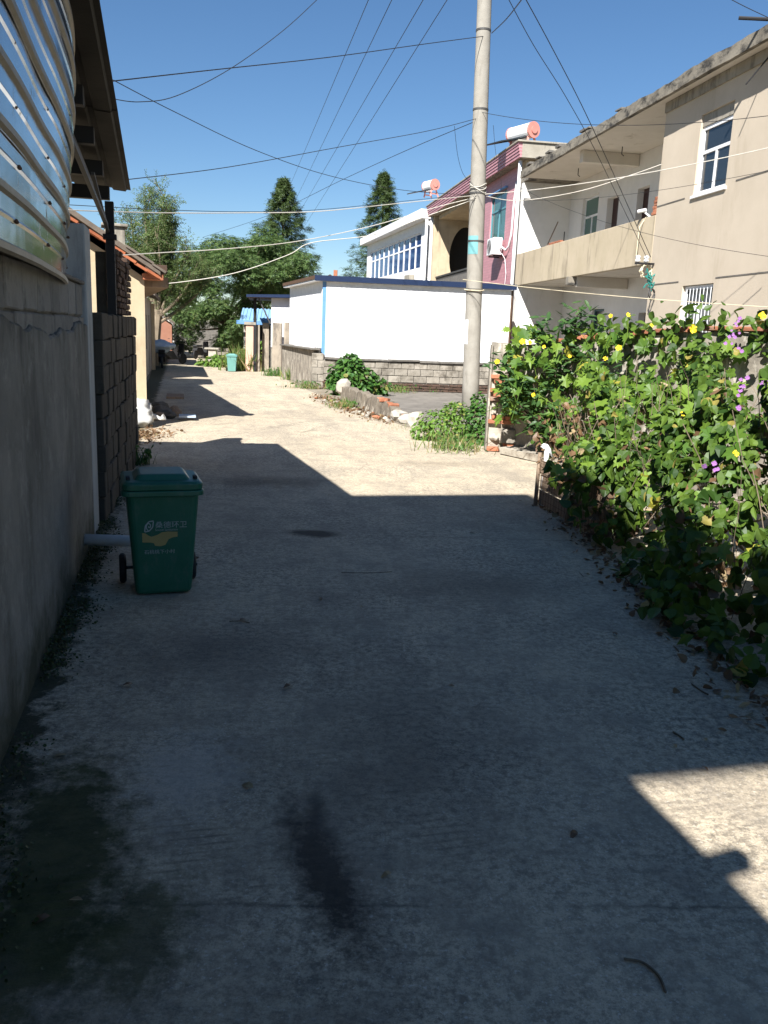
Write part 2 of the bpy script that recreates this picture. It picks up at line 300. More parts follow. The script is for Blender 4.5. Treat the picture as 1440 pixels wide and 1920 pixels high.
# ---------------------------------------------------------------- builders
OFF = {}
class MB:
    def __init__(s): s.v = []; s.f = []
    def add(s, vs_, fs):
        n = len(s.v); s.v += [tuple(v) for v in vs_]; s.f += [tuple(i+n for i in f) for f in fs]; return s
    def box(s, x0, x1, y0, y1, z0, z1):
        return s.add([(x0,y0,z0),(x1,y0,z0),(x1,y1,z0),(x0,y1,z0),(x0,y0,z1),(x1,y0,z1),(x1,y1,z1),(x0,y1,z1)],
                     [(0,3,2,1),(4,5,6,7),(0,1,5,4),(1,2,6,5),(2,3,7,6),(3,0,4,7)])
    def prism(s, poly, z0, z1):
        n = len(poly)
        return s.add([(x,y,z0) for x,y in poly]+[(x,y,z1) for x,y in poly],
                     [tuple(range(n-1,-1,-1)), tuple(range(n,2*n))]+[(i,(i+1)%n,n+(i+1)%n,n+i) for i in range(n)])
    def extr(s, poly, axis, a0, a1):
        """profile of 2-D points pushed along an axis ('x': (y,z), 'y': (x,z))"""
        n = len(poly)
        mk = (lambda p, a: (a, p[0], p[1])) if axis == 'x' else (lambda p, a: (p[0], a, p[1]))
        return s.add([mk(p,a0) for p in poly]+[mk(p,a1) for p in poly],
                     [tuple(range(n-1,-1,-1)), tuple(range(n,2*n))]+[(i,(i+1)%n,n+(i+1)%n,n+i) for i in range(n)])
    def tube(s, pts, r, n=6, cap=True):
        pts = [Vector(p) for p in pts]; rs = r if isinstance(r, (list, tuple)) else [r]*len(pts)
        rings = []; ref = None
        for i, p in enumerate(pts):
            t = (pts[min(i+1,len(pts)-1)]-pts[max(i-1,0)]).normalized()
            if ref is None: ref = t.orthogonal().normalized()
            ref = (ref - t*ref.dot(t)); ref = ref.normalized() if ref.length > 1e-6 else t.orthogonal().normalized()
            b = t.cross(ref)
            rings.append([p + (ref*math.cos(2*math.pi*k/n)+b*math.sin(2*math.pi*k/n))*rs[i] for k in range(n)])
        vs_ = [v for rg in rings for v in rg]; fs = []
        for i in range(len(pts)-1):
            for k in range(n): fs.append((i*n+k, i*n+(k+1)%n, (i+1)*n+(k+1)%n, (i+1)*n+k))
        if cap: fs += [tuple(range(n-1,-1,-1)), tuple(range((len(pts)-1)*n, len(pts)*n))]
        return s.add(vs_, fs)
    def bar(s, p0, p1, w): return s.tube([p0, p1], w*.7071, 4)
    def lathe(s, prof, c=(0,0,0), n=20):
        vs_ = []; fs = []
        for r, z in prof:
            for k in range(n): vs_.append((c[0]+r*math.cos(2*math.pi*k/n), c[1]+r*math.sin(2*math.pi*k/n), c[2]+z))
        for i in range(len(prof)-1):
            for k in range(n): fs.append((i*n+k, i*n+(k+1)%n, (i+1)*n+(k+1)%n, (i+1)*n+k))
        fs += [tuple(range(n-1,-1,-1)), tuple(range((len(prof)-1)*n, len(prof)*n))]
        return s.add(vs_, fs)
    def wall(s, axis, a0, a1, p, z, holes):
        """wall with openings; axis 'x': slab x a0..a1, p=(y0,y1); axis 'y': slab y a0..a1, p=(x0,x1)"""
        ps = sorted({p[0], p[1], *[h[0] for h in holes], *[h[1] for h in holes]}); zs = sorted({z[0], z[1], *[h[2] for h in holes], *[h[3] for h in holes]})
        def full(i, j):
            if not (0 <= i < len(ps)-1 and 0 <= j < len(zs)-1): return False
            cp = (ps[i]+ps[i+1])/2; cz = (zs[j]+zs[j+1])/2
            return not any(h[0] < cp < h[1] and h[2] < cz < h[3] for h in holes)
        mk = (lambda a, q, zz: (a, q, zz)) if axis == 'x' else (lambda a, q, zz: (q, a, zz))
        for i in range(len(ps)-1):
            for j in range(len(zs)-1):
                if not full(i, j): continue
                q0, q1, z0, z1 = ps[i], ps[i+1], zs[j], zs[j+1]
                for a in (a0, a1): s.add([mk(a,q0,z0),mk(a,q1,z0),mk(a,q1,z1),mk(a,q0,z1)], [(0,1,2,3)])
                if not full(i-1,j): s.add([mk(a0,q0,z0),mk(a1,q0,z0),mk(a1,q0,z1),mk(a0,q0,z1)], [(0,1,2,3)])
                if not full(i+1,j): s.add([mk(a0,q1,z0),mk(a1,q1,z0),mk(a1,q1,z1),mk(a0,q1,z1)], [(0,1,2,3)])
                if not full(i,j-1): s.add([mk(a0,q0,z0),mk(a1,q0,z0),mk(a1,q1,z0),mk(a0,q1,z0)], [(0,1,2,3)])
                if not full(i,j+1): s.add([mk(a0,q0,z1),mk(a1,q0,z1),mk(a1,q1,z1),mk(a0,q1,z1)], [(0,1,2,3)])
        return s
    def mesh(s, name, mat, off=(0,0,0), smooth=False, rough=0., weld=True):
        me = bpy.data.meshes.new(name)
        vv = [(v[0]-off[0], v[1]-off[1], v[2]-off[2]) for v in s.v]
        me.from_pydata(vv, [], s.f)
        bm = bmesh.new(); bm.from_mesh(me)
        if weld: bmesh.ops.remove_doubles(bm, verts=bm.verts, dist=1e-5)
        bmesh.ops.recalc_face_normals(bm, faces=bm.faces)
        if rough:
            for v in bm.verts: v.co += Vector((random.uniform(-1,1), random.uniform(-1,1), random.uniform(-1,1)))*rough
        bm.to_mesh(me); bm.free()
        if smooth:
            for p in me.polygons: p.use_smooth = True
        me.materials.append(MATS[mat]); return me
    def build(s, name, mat, parent=None, bevel=0., smooth=False, rough=0.):
        off = OFF.get(parent.name, (0,0,0)) if parent else (0,0,0)
        o = bpy.data.objects.new(name, s.mesh(name, mat, off, smooth, rough)); COL.objects.link(o)
        if parent: o.parent = parent; OFF[o.name] = off
        if bevel:
            md = o.modifiers.new('bevel', 'BEVEL'); md.width = bevel; md.segments = 2; md.limit_method = 'ANGLE'
        return o
def tag(o, label=None, cat=None, group=None, kind=None):
    for k, v in (('label', label), ('category', cat), ('group', group), ('kind', kind)):
        if v: o[k] = v
    return o
def thing(name, label, cat, loc=(0,0,0), rz=0., off=None, group=None):
    """an Empty at the thing's base; off = the same point in the frame the parts are written in"""
    o = bpy.data.objects.new(name, None); COL.objects.link(o); o.empty_display_size = .2
    o.location = loc; o.rotation_euler = (0, 0, rz); tag(o, label, cat, group)
    if off is not None: OFF[o.name] = off
    return o
def street_thing(name, label, cat, v, u, group=None): return thing(name, label, cat, S(v, u), AS, (v, u, 0), group)
def house_thing(name, label, cat, x, y, group=None): return thing(name, label, cat, Hf(x, y), AH, (x, y, 0), group)
def struct(o): o['kind'] = 'structure'; return o
def put(name, me, parent, loc, rz=0., rot=None, scale=None):
    o = bpy.data.objects.new(name, me); COL.objects.link(o)
    if parent:
        o.parent = parent; off = OFF.get(parent.name, (0,0,0)); loc = (loc[0]-off[0], loc[1]-off[1], loc[2]-off[2]); OFF[o.name] = off
    o.location = loc; o.rotation_euler = rot if rot else (0, 0, rz)
    if scale: o.scale = scale
    return o
_bm = {}
def block_meshes(key, l, d, h, mat, n=4, j=.006, ch=.008):
    if key in _bm: return _bm[key]
    out = []
    for k in range(n):
        me = bpy.data.meshes.new(key); bm = bmesh.new(); bmesh.ops.create_cube(bm, size=1)
        for v in bm.verts: v.co = Vector((v.co.x*l, v.co.y*d, v.co.z*h)) + Vector((random.uniform(-1,1), random.uniform(-1,1), random.uniform(-1,1)))*j
        bmesh.ops.bevel(bm, geom=bm.edges[:], offset=ch, segments=1, affect='EDGES')
        bm.to_mesh(me); bm.free(); me.materials.append(MATS[mat]); out.append(me)
    _bm[key] = out; return out
def courses(parent, name, key, mat, p0, p1, z0, n, l, h, d, gap=.012, skip=lambda i, k, t, z: False, j=.006, jig=.006):
    """rows of separate blocks from p0 to p1 (plan points in the parent's frame), half-lap bond"""
    p0 = Vector((*p0, 0)); p1 = Vector((*p1, 0)); dirv = (p1-p0); L = dirv.length; dirv /= L
    rz = math.atan2(dirv.y, dirv.x); mes = block_meshes(key, l-gap, d, h-gap, mat, j=j); nrm = Vector((-dirv.y, dirv.x, 0))
    for k in range(n):
        x = -l/2*(k % 2); z = z0+(k+.5)*h
        while x < L-.02:
            a, b_ = max(x, 0), min(x+l, L)
            if b_-a > l*.3 and not skip(x, k, (a+b_)/2, z):
                c_ = p0+dirv*((a+b_)/2)+nrm*random.uniform(-jig, jig); 
                o = put(name, random.choice(mes), parent, (c_.x, c_.y, z), rz)
                if b_-a < l-.01: o.scale = ((b_-a-gap)/(l-gap), 1, 1)
            x += l

# leaves --------------------------------------------------------
def fan(outline, cz=.0, cup=.0):
    vs_ = [(0, .45, cz)]+[(x, y, cup*abs(x)) for x, y in outline]; n = len(outline)
    return np.array(vs_, float), [(0, 1+i, 1+(i+1) % n) for i in range(n)]
def curl(t, k, tw=0.):
    v, f = t; v = v.copy(); v[:, 2] += -k*v[:, 1]**2+tw*v[:, 0]*v[:, 1]; v[:, 1] *= 1-.25*abs(k); return v, f
T_LUFFA = fan([(0,0),(.22,-.12),(.42,.05),(.33,.22),(.56,.42),(.30,.48),(.34,.74),(.13,.66),(0,1.0),(-.13,.66),(-.34,.74),(-.30,.48),(-.56,.42),(-.33,.22),(-.42,.05),(-.22,-.12)], -.05, .10)
T_BEAN = fan([(0,0),(.26,.05),(.40,.25),(.36,.50),(.18,.80),(0,1.0),(-.18,.80),(-.36,.50),(-.40,.25),(-.26,.05)], -.06, .14)
T_LANCE = fan([(0,0),(.13,.18),(.19,.42),(.13,.72),(0,1.0),(-.13,.72),(-.19,.42),(-.13,.18)], -.04, .2)
T_ROUND = fan([(0,0),(.3,.1),(.45,.42),(.32,.78),(0,.95),(-.32,.78),(-.45,.42),(-.3,.1)], -.05, .12)
T_BLADE = (np.array([(-.03,0,0),(.03,0,0),(.02,.55,.03),(0,1,.16),(-.02,.55,.03)], float), [(0,1,2,4),(4,2,3)])
def spray(n, ll, lw, span, seed, flat=.05):
    r = random.Random(seed); V = []; Fc = []
    for i in range(n):
        t = i/(n-1); y = t*span; sd = 1 if i % 2 else -1
        a = R(r.uniform(35, 75))*sd; L = ll*r.uniform(.8, 1.2); dx, dy = math.sin(a), math.cos(a); w = lw*r.uniform(.8, 1.2)
        z = r.uniform(-flat, flat); z2 = z-r.uniform(0, .12)
        b = len(V); V += [(0,y,z), (dx*L*.5-dy*w, y+dy*L*.5+dx*w, z), (dx*L, y+dy*L, z2), (dx*L*.5+dy*w, y+dy*L*.5-dx*w, z)]
        Fc.append((b, b+1, b+2, b+3))
    return np.array(V, float), Fc
T_PINNATE = [spray(11, .30, .07, .85, s, .08) for s in range(3)]
T_TWIG = [spray(9, .22, .06, .9, s+10, .10) for s in range(3)]
T_NEEDLE = [spray(11, .34, .05, .8, s+20, .12) for s in range(3)]
def basis(n_, tip):
    z = n_/np.maximum(np.linalg.norm(n_, axis=1, keepdims=True), 1e-6)
    y = tip-(tip*z).sum(1, keepdims=True)*z; ln = np.linalg.norm(y, axis=1, keepdims=True)
    y = np.where(ln < 1e-4, np.array([[1., 0, 0]]), y/np.maximum(ln, 1e-6)); x = np.cross(y, z)
    return x, y, z
def scatter_mesh(name, temps, P, N, T, size, mat):
    x, y, z = basis(N, T); V = []; Fs = []; base = 0; pick = rng.integers(0, len(temps), len(P))
    for k, (tv, tf) in enumerate(temps):
        ids = np.nonzero(pick == k)[0]
        if not len(ids): continue
        W = (P[ids][:, None, :] + size[ids][:, None, None]*(tv[None, :, 0:1]*x[ids][:, None, :] + tv[None, :, 1:2]*y[ids][:, None, :] + tv[None, :, 2:3]*z[ids][:, None, :]))
        V.append(W.reshape(-1, 3)); nv = len(tv)
        for i in range(len(ids)):
            o_ = base+i*nv; Fs += [tuple(a+o_ for a in f) for f in tf]
        base += len(ids)*nv
    me = bpy.data.meshes.new(name); me.from_pydata(np.concatenate(V).tolist(), [], Fs); me.materials.append(MATS[mat]); return me
def leaves(name, temps, P, N, T, size, mat, parent=None, kind=None):
    P = np.asarray(P, float); off = OFF.get(parent.name, (0,0,0)) if parent else (0,0,0)
    o = bpy.data.objects.new(name, scatter_mesh(name, temps, P-np.array(off), np.asarray(N, float), np.asarray(T, float), np.asarray(size, float), mat)); COL.objects.link(o)
    if parent: o.parent = parent
    if kind: o['kind'] = kind
    return o
def rdir(n, zb=0., s=1.):
    d = rng.normal(size=(n, 3))*s; d[:, 2] += zb; return d
def blob_points(centers, n, shell=.55):
    """points in a union of ellipsoids ((cx,cy,cz),(rx,ry,rz)), denser near their surfaces"""
    vol = np.array([r[0]*r[1]+r[1]*r[2]+r[0]*r[2] for _, r in centers]); pk = rng.choice(len(centers), n, p=vol/vol.sum())
    c = np.array([c for c, _ in centers])[pk]; r = np.array([r for _, r in centers])[pk]
    d = rng.normal(size=(n, 3)); d /= np.linalg.norm(d, axis=1, keepdims=True)
    rad = shell+(1-shell)*rng.random(n)**.6
    return c+d*r*rad[:, None], d

# ================================================================ THE SETTING
def sheet(name, poly, z, mat):
    return struct(MB().add([(x, y, z) for x, y in poly], [tuple(range(len(poly)))]).build(name, mat))
def sheet_grid(name, pts_l, pts_r, z, mat):
    """road strip from left/right edge points"""
    mb = MB(); n = len(pts_l); vs_ = []
    for a, b in zip(pts_l, pts_r): vs_ += [(a[0], a[1], z), (b[0], b[1], z)]
    return struct(mb.add(vs_, [(2*i, 2*i+1, 2*i+3, 2*i+2) for i in range(n-1)]).build(name, mat))
sheet('ground', [(-300,-60),(300,-60),(300,500),(-300,500)], -.008, 'soil')
us = [-6, 0, 4, 8, 10, 12.5, 15.5, 20, 24, 28, 33, 38, 45, 60]
L_ = [S(-1.0 if u < 30 else -1.0-.03*(u-30), u) for u in us]
Rr = [(3.6,-6),(3.6,0),(3.6,4),(3.2,8.2),(3.2,10.2),(2.6,12.3),(.35,15.6),(-.9,19.8),(-2.3,24.2),(-3.4,28.5),(-4.6,33.2),(-7.4,38.5),(-9.6,45),(-14.5,60)]
sheet_grid('road', [(p.x, p.y) for p in L_], Rr, 0., 'road_concrete')
sheet('yard', [(.75,15.6),(5,14.5),(7,27),(-1.6,25.4),(-.2,19.8)], -.003, 'yard_concrete')

# ================================================================ LEFT SIDE OF THE LANE
# tall house behind the lean-to, whose shadow lies over the lane
t = street_thing('two_storey_house', 'tall two storey house behind the tin lean-to, shading the lane', 'house', -1.5, -2)
MB().box(-8, -1.5, -.9, .65, 0, 7.0).build('wall', 'plaster_grey', t)
MB().box(-8, -1.5, -5.04, .65, 8.3, 8.5).build('roof', 'dirty_concrete', t)
for v_, u_ in ((-7.8, .52), (-7.8, -4.9)): MB().box(v_-.1, v_+.1, u_-.1, u_+.1, 7.004 if u_ > 0 else 0, 8.296).build('post', 'dirty_concrete', t)
MB().box(-1.70, -1.5, .0, .65, 7.004, 8.296).build('stair_head', 'plaster_grey', t)
MB().box(-1.497, -1.45, -.6, .3, 4.5, 5.9).build('window', 'frame_white', t)

# plastered wall with raw block courses on top and a pillar at its end
t = street_thing('plastered_wall', 'grey stained plaster wall beside the green bin, bare blocks on top', 'wall', -.7, 3)
mb = MB(); n = 260; vs_ = []
for u in np.linspace(-6, 6.93, n):
    z = 1.66+.035*math.sin(u*1.9+1)+.016*math.sin(u*7.1)+.007*math.sin(u*17.3)+.005*math.sin(u*41+2)+random.uniform(-.004, .004)
    vs_ += [(-.7, u, -.02), (-.7, u, z-.012), (-.712, u, z), (-.75, u, z), (-.75, u, -.02)]
fs = [(i*5+k, i*5+k+1, i*5+k+6, i*5+k+5) for i in range(n-1) for k in range(4)]+[(0,1,2,3,4), tuple(5*n-5+k for k in range(5))]
mb.add(vs_, fs).build('plaster_coat', 'plaster_grey', t)
MB().box(-.92, -.745, -6, 7.0, -.02, 1.95).build('core', 'mortar_dark', t)
courses(t, 'block', 'wallblk', 'block_dark', (-.79, -.9), (-.79, 6.9), 1.50, 2, .42, .235, .13, .012, jig=.004)
MB().box(-.93, -.705, -6, 6.9, 1.972, 2.0).build('mortar_cap', 'mortar_dark', t, bevel=.01)
MB().box(-1.25, -.695, 6.92, 7.30, -.02, 2.42).build('pillar', 'pier_concrete', t, bevel=.015)
# moss creeping along the wall foot
k = 15000; uu = rng.uniform(1.5, 9.5, k); keep = (np.sin(uu*3.1)+np.sin(uu*7.7+1)+np.sin(uu*1.3)) > rng.uniform(-1.6, 1.9, k)
uu = uu[keep]; k = len(uu); vv = -.69+np.abs(rng.normal(0, .06, k))*(1+.9*np.sin(uu*2.1)**2); P = np.array([S(a, b, max(0., .05*random.random()-(a+.69)*.1)) for a, b in zip(vv, uu)])
tag(leaves('moss', [T_ROUND], P, rdir(k, 1.2), rdir(k), rng.uniform(.006, .018, k), 'leaf_moss'), 'dark moss creeping along the foot of the plastered wall', 'moss', kind='stuff')

# bulging tin screen above the wall: four long ribbed sheets
t = street_thing('tin_screen', 'bulging glossy ribbed tin screen on top of the plastered wall', 'screen', -.7, 3)
def screen_v(u, z):
    e = max(0., u-4.6)/2.25
    return -.60+.03*math.sin(z*2.4)+.02*math.sin(u*1.7+z)-.24*e**2
prof = []
def prof_off(z):
    q = (z-1.93) % .205
    if q < .010: return .015*q/.010
    if q < .034: return .015
    if q < .044: return .015*(.044-q)/.010
    q2 = abs(q-.135)
    return .006*max(0, 1-q2/.012)
for k_, (z0, z1, ue, sh) in enumerate([(1.93, 2.36, 6.88, 0.), (2.335, 2.765, 6.80, .004), (2.745, 3.17, 6.62, .008), (3.15, 3.40, 6.35, .012)]):
    zs = []; z = z0
    brk = sorted({z0, z1, *[1.93+.205*i+d for i in range(8) for d in (0,.010,.034,.044,.123,.135,.147)]})
    zs = [q for q in brk if z0-1e-6 <= q <= z1+1e-6]
    uus = np.concatenate([np.linspace(.0, 4.2, 22), np.linspace(4.3, ue, 34)])
    vs_ = []; fs = []
    for u in uus:
        for z in zs: vs_.append((screen_v(u, z)+prof_off(z+.0)+sh+.0015*math.sin(u*5+k_*2), u, z))
    nz_ = len(zs)
    for i in range(len(uus)-1):
        for q in range(nz_-1): fs.append((i*nz_+q, i*nz_+q+1, (i+1)*nz_+q+1, (i+1)*nz_+q))
    o = MB().add(vs_, fs).build('tin_sheet', 'tin_glossy', t); o.data.materials.append(MATS['tin_rib_reflection'])
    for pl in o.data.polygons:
        if (pl.center.z-1.93) % .205 < .044: pl.material_index = 1  # rib faces get the painted-in tan reflection
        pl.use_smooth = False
    md = o.modifiers.new('thick', 'SOLIDIFY'); md.thickness = .0015; md.offset = -1
mb = MB()
for u in (2.2, 3.6, 4.6, 5.5, 6.4):
    for z in (2.06, 2.27, 2.47, 2.68, 2.88, 3.09): mb.lathe([(.0075,-.006),(.011,0),(.004,.012)], (screen_v(u, z)+.004, u+.07*math.sin(z*9), z), 8)
mb.build('screw', 'rust_dark', t)['kind'] = 'stuff'

# lean-to roof
t = street_thing('lean_to_roof', 'dark tin lean-to roof overhanging the wall at top left', 'roof', -.8, 5)
def eave_v(u): return -.5+(9.75-max(u, 5.))*.017-.012*max(0., 5.-max(u, 0.))
def eave_z(u): return 3.06+.095*(9.75-max(u, 5.))
def roof_z(v, u): return eave_z(u)+(-v-.45)*.07
def rib_h(d):
    q = d % .19
    return .02 if q < .04 else .02*(.055-q)/.015 if q < .055 else 0. if q < .175 else .02*(q-.175)/.015
for k_, (ua, ub, dz) in enumerate(((7.3, 9.75, 0.), (5., 7.4, .006), (2.4, 5.05, .008), (.95, 2.5, .012), (-1.0, 1.05, .018), (-4.6, -.88, .024))):
    for row in range(4):
        d0, d1 = row*.95, min(row*.95+1.0, 3.9)
        if ub == 1.05:
            if row > 0: continue
            d1 = 1.33
        ds = sorted({d0, d1, *[q+.19*i for i in range(22) for q in (0, .04, .055, .175)]}); ds = [d for d in ds if d0-1e-6 <= d <= d1+1e-6]
        vs_ = []
        for d in ds:
            for u in (ua, (ua+ub)/2, ub):
                v = eave_v(u)-d; vs_.append((v, u, roof_z(v, u)+rib_h(d)+dz+.004*row))
        fs = [(3*i+k, 3*i+k+1, 3*i+k+4, 3*i+k+3) for i in range(len(ds)-1) for k in (0, 1)]
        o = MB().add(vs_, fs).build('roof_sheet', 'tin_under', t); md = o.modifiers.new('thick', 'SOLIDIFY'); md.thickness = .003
for u in (9.45, 8.55, 7.6, 6.7, 5.75, 4.8, 3.8, 2.8, 1.8):
    ve = eave_v(u)-.20; MB().box(-4.2, ve, u-.05, u+.05, eave_z(u)-.16, eave_z(u)-.03).build('purlin', 'steel_dark', t, bevel=.004)
MB().bar((-.81, 9.40, eave_z(9.4)-.19), (-.81, 5.0, eave_z(5)-.19), .04).build('top_chord', 'steel_grey', t)
MB().bar((-.72, 9.32, 2.66), (-.72, 5.0, 3.06), .035).build('lower_chord', 'steel_grey', t)
for u in (8.7, 7.9, 7.1, 6.3, 5.5): MB().bar((-.72, u, 2.66+(9.32-u)*.0926), (-.81, u-.02, eave_z(u)-.19), .018).build('strut', 'steel_grey', t)
MB().bar((-.71, 9.3, 2.60), (-.74, 8.2, 2.98), .03).build('brace', 'steel_grey', t)
MB().box(-.735, -.65, 9.30, 9.385, 1.78, 2.899).build('post', 'steel_dark', t, bevel=.005)
MB().box(-.76, -.63, 9.28, 9.40, 2.53, 2.58).build('bracket', 'steel_dark', t)
MB().bar((-.65, -1.15, 3.50), (-.33, -1.10, 3.51), .075).build('purlin', 'steel_dark', t)

# rough block wall after the pillar, bricks stacked on its far half
t = street_thing('block_wall', 'dark rough block wall with old bricks on top, past the pillar', 'wall', -.75, 9)
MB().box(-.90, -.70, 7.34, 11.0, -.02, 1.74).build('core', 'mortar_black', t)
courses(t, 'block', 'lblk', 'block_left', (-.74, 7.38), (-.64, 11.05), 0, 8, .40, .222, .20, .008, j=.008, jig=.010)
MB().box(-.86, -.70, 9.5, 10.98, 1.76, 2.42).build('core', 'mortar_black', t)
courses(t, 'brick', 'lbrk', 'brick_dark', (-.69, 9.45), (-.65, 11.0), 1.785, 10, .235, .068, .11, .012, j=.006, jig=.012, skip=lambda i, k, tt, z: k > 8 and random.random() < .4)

# cream house with an old tile roof
AC_ = R(19.5); CC = S(-.57, 14.6)
t = thing('cream_house', 'cream gable house with orange-edged tile roof behind the block wall', 'house', CC, AC_, (-.57, 14.6, 0))
gp = [(-6.0, 0), (-.57, 0), (-.57, 2.44), (-3.3, 4.14), (-6.0, 2.44)]
MB().extr(gp, 'y', 14.6, 22.6).build('wall', 'cream_render', t)
def verge(v): return 2.52+(-v-.40)*.632
for sgn, (va, vb) in enumerate(((-.33, -3.3), (-6.25, -3.3))):
    za = verge(va) if sgn == 0 else verge(-.33); zb = verge(-3.3)
    MB().extr([(va, za), (vb, zb), (vb, zb+.09), (va, za+.09)], 'y', 14.38, 22.9).build('roof_slope', 'tile_old', t)
me_t = MB().box(-.11, .11, -.09, .09, -.02, .02).mesh('tile', 'tile_orange')
for i in range(17):
    v = -.40-i*.17; put('tile', me_t, t, (v-.06, 14.34, verge(v)-.03+.012*math.sin(i*5)), rot=(0, R(32)-.04, R(random.uniform(-6, 6))))
me_c = [MB().box(-.12, .12, -.1, .1, -.018, .018).mesh('eave_tile', 'tile_old', rough=.006) for _ in range(3)]
for i in range(46):
    for jrow in range(3):
        put('eave_tile', random.choice(me_c), t, (-.34-jrow*.2, 14.45+i*.185, verge(-.34-jrow*.2)+.11+random.uniform(-.01,.01)), rot=(0, R(30), R(random.uniform(-5, 5))))
MB().box(-.60, -.28, 14.42, 14.66, 2.40, 2.50).build('corbel', 'brick_red', t, bevel=.008)
MB().box(-.56, -.22, 14.40, 14.68, 2.504, 2.64).build('corbel', 'brick_dark', t, bevel=.008)
MB().box(-.56, -.18, 14.7, 22.6, 2.30, 2.46).build('eave_board', 'wood_board', t)
MB().box(-1.15, -.82, 15.4, 15.8, 2.9, 3.28).build('chimney', 'dirty_concrete', t, bevel=.01)
MB().box(-1.2, -.77, 15.35, 15.85, 3.284, 3.33).build('chimney_cap', 'dirty_concrete', t, bevel=.01)

# gatehouse and the farther houses of the left row
t = street_thing('gatehouse', 'small flat-roofed grey gatehouse past the cream house', 'gatehouse', -1.8, 24.5)
MB().wall('x', -1.4, -1.15, (22.9, 25.2), (0, 3.1), [(23.6, 24.5, .0, 1.95)]).build('wall', 'grey_render', t)
MB().box(-3.6, -1.41, 22.9, 25.2, 0, 3.1).build('back_room', 'grey_render', t)
MB().box(-3.7, -1.08, 22.8, 25.3, 3.104, 3.28).build('roof', 'dirty_concrete', t, bevel=.01)
MB().box(-1.35, -1.31, 23.6, 24.5, .0, 1.95).build('door', 'steel_dark', t)
t = street_thing('grey_house', 'low grey house with a dark window behind the thin tree', 'house', -3, 31)
hs = [(28.6, 29.5, .9, 2.0), (31.0, 31.8, 0, 2.0)]
MB().wall('x', -1.35, -1.1, (27.2, 34.0), (0, 2.55), hs).build('wall', 'grey_render', t)
MB().box(-6, -1.36, 27.2, 34.0, 0, 2.5).build('back_room', 'dark_room', t)
MB().extr([(-.75, 2.55), (-3.6, 3.75), (-6.4, 2.55), (-6.4, 2.68), (-3.6, 3.9), (-.75, 2.68)], 'y', 27.0, 34.2).build('roof', 'tile_old', t)
MB().box(-1.08, -.96, 33.3, 33.6, 0, 2.45).build('column', 'cream_render', t)
MB().box(-1.3, -1.26, 28.6, 29.5, .9, 2.0).build('window', 'glass_dark', t)
MB().box(-1.3, -1.26, 31.0, 31.8, 0, 2.0).build('door', 'door_brown', t)
t = street_thing('low_grey_house', 'low grey rendered house right of the thin tree trunk', 'house', -3, 40)
MB().wall('x', -1.25, -1.0, (37.5, 42.0), (0, 2.2), [(40.6, 41.5, 0, 1.8)]).build('wall', 'grey_render', t)
MB().box(-5, -1.26, 37.5, 42.0, 0, 2.2).build('back_room', 'dark_room', t)
MB().extr([(-.7, 2.2), (-3, 3.1), (-5.3, 2.2), (-5.3, 2.32), (-3, 3.22), (-.7, 2.32)], 'y', 37.3, 42.2).build('roof', 'tile_old', t)
MB().box(-1.2, -1.16, 40.6, 41.5, 0, 1.8).build('door', 'dark_room', t)
t = street_thing('orange_house', 'small orange rendered gable house far down the lane', 'house', -1.6, 46)
MB().extr([(-3.4, 0), (-.45, 0), (-.45, 1.75), (-1.7, 2.6), (-3.4, 2.2)], 'y', 45, 49).build('wall', 'orange_render', t)
MB().extr([(-.3, 1.72), (-1.7, 2.62), (-3.6, 2.2), (-3.6, 2.3), (-1.7, 2.74), (-.3, 1.84)], 'y', 44.8, 49.1).build('roof', 'tile_old', t)
MB().box(-1.7, -1.1, 44.96, 45.0, 0, 1.5).build('door', 'dark_room', t)
t = street_thing('white_wall_house', 'white walled house beyond the small orange house', 'house', -1.2, 52)
MB().box(-5, -.1, 51, 55, 0, 2.4).build('wall', 'white_limewash', t)
MB().extr([(.2, 2.3), (-2.5, 3.3), (-5.2, 2.3), (-5.2, 2.42), (-2.5, 3.42), (.2, 2.42)], 'y', 50.8, 55.2).build('roof', 'tile_old', t)
MB().box(-1.4, -.7, 50.97, 51.0, .8, 1.7).build('window', 'dark_room', t)
t = street_thing('end_wall', 'dark garden wall closing the view at the far lane end', 'wall', .6, 60)
MB().box(-2.5, 2.5, 60, 60.25, 0, 1.9).build('wall', 'coping_dark', t)
MB().box(-2.6, 2.6, 59.95, 60.3, 1.904, 2.0).build('coping', 'coping_dark', t, bevel=.01)

# ================================================================ GREEN WHEELIE BINS
def text_mesh(body, size, mat, sx=1.):
    cu = bpy.data.curves.new('print', 'FONT'); cu.body = body; cu.size = size; cu.align_x = 'LEFT'
    ob = bpy.data.objects.new('print', cu); COL.objects.link(ob); dg = bpy.context.evaluated_depsgraph_get()
    me = bpy.data.meshes.new_from_object(ob.evaluated_get(dg)); COL.objects.unlink(ob); bpy.data.objects.remove(ob)
    for v in me.vertices: v.co.x *= sx
    me.materials.clear(); me.materials.append(MATS[mat]); return me
def rrect(hw, hd, r, z, n=4):
    out = []
    for cx, cy, a0 in ((hw-r, hd-r, 0), (-hw+r, hd-r, 90), (-hw+r, -hd+r, 180), (hw-r, -hd+r, 270)):
        for i in range(n+1): a = R(a0+90*i/n); out.append((cx+r*math.cos(a), cy+r*math.sin(a), z))
    return out
def loft(mb, rings):
    n = len(rings[0]); mb.add([p for r_ in rings for p in r_], [(i*n+k, i*n+(k+1) % n, (i+1)*n+(k+1) % n, (i+1)*n+k) for i in range(len(rings)-1) for k in range(n)]+[tuple(range(n-1,-1,-1)), tuple(range((len(rings)-1)*n, len(rings)*n))])
    return mb
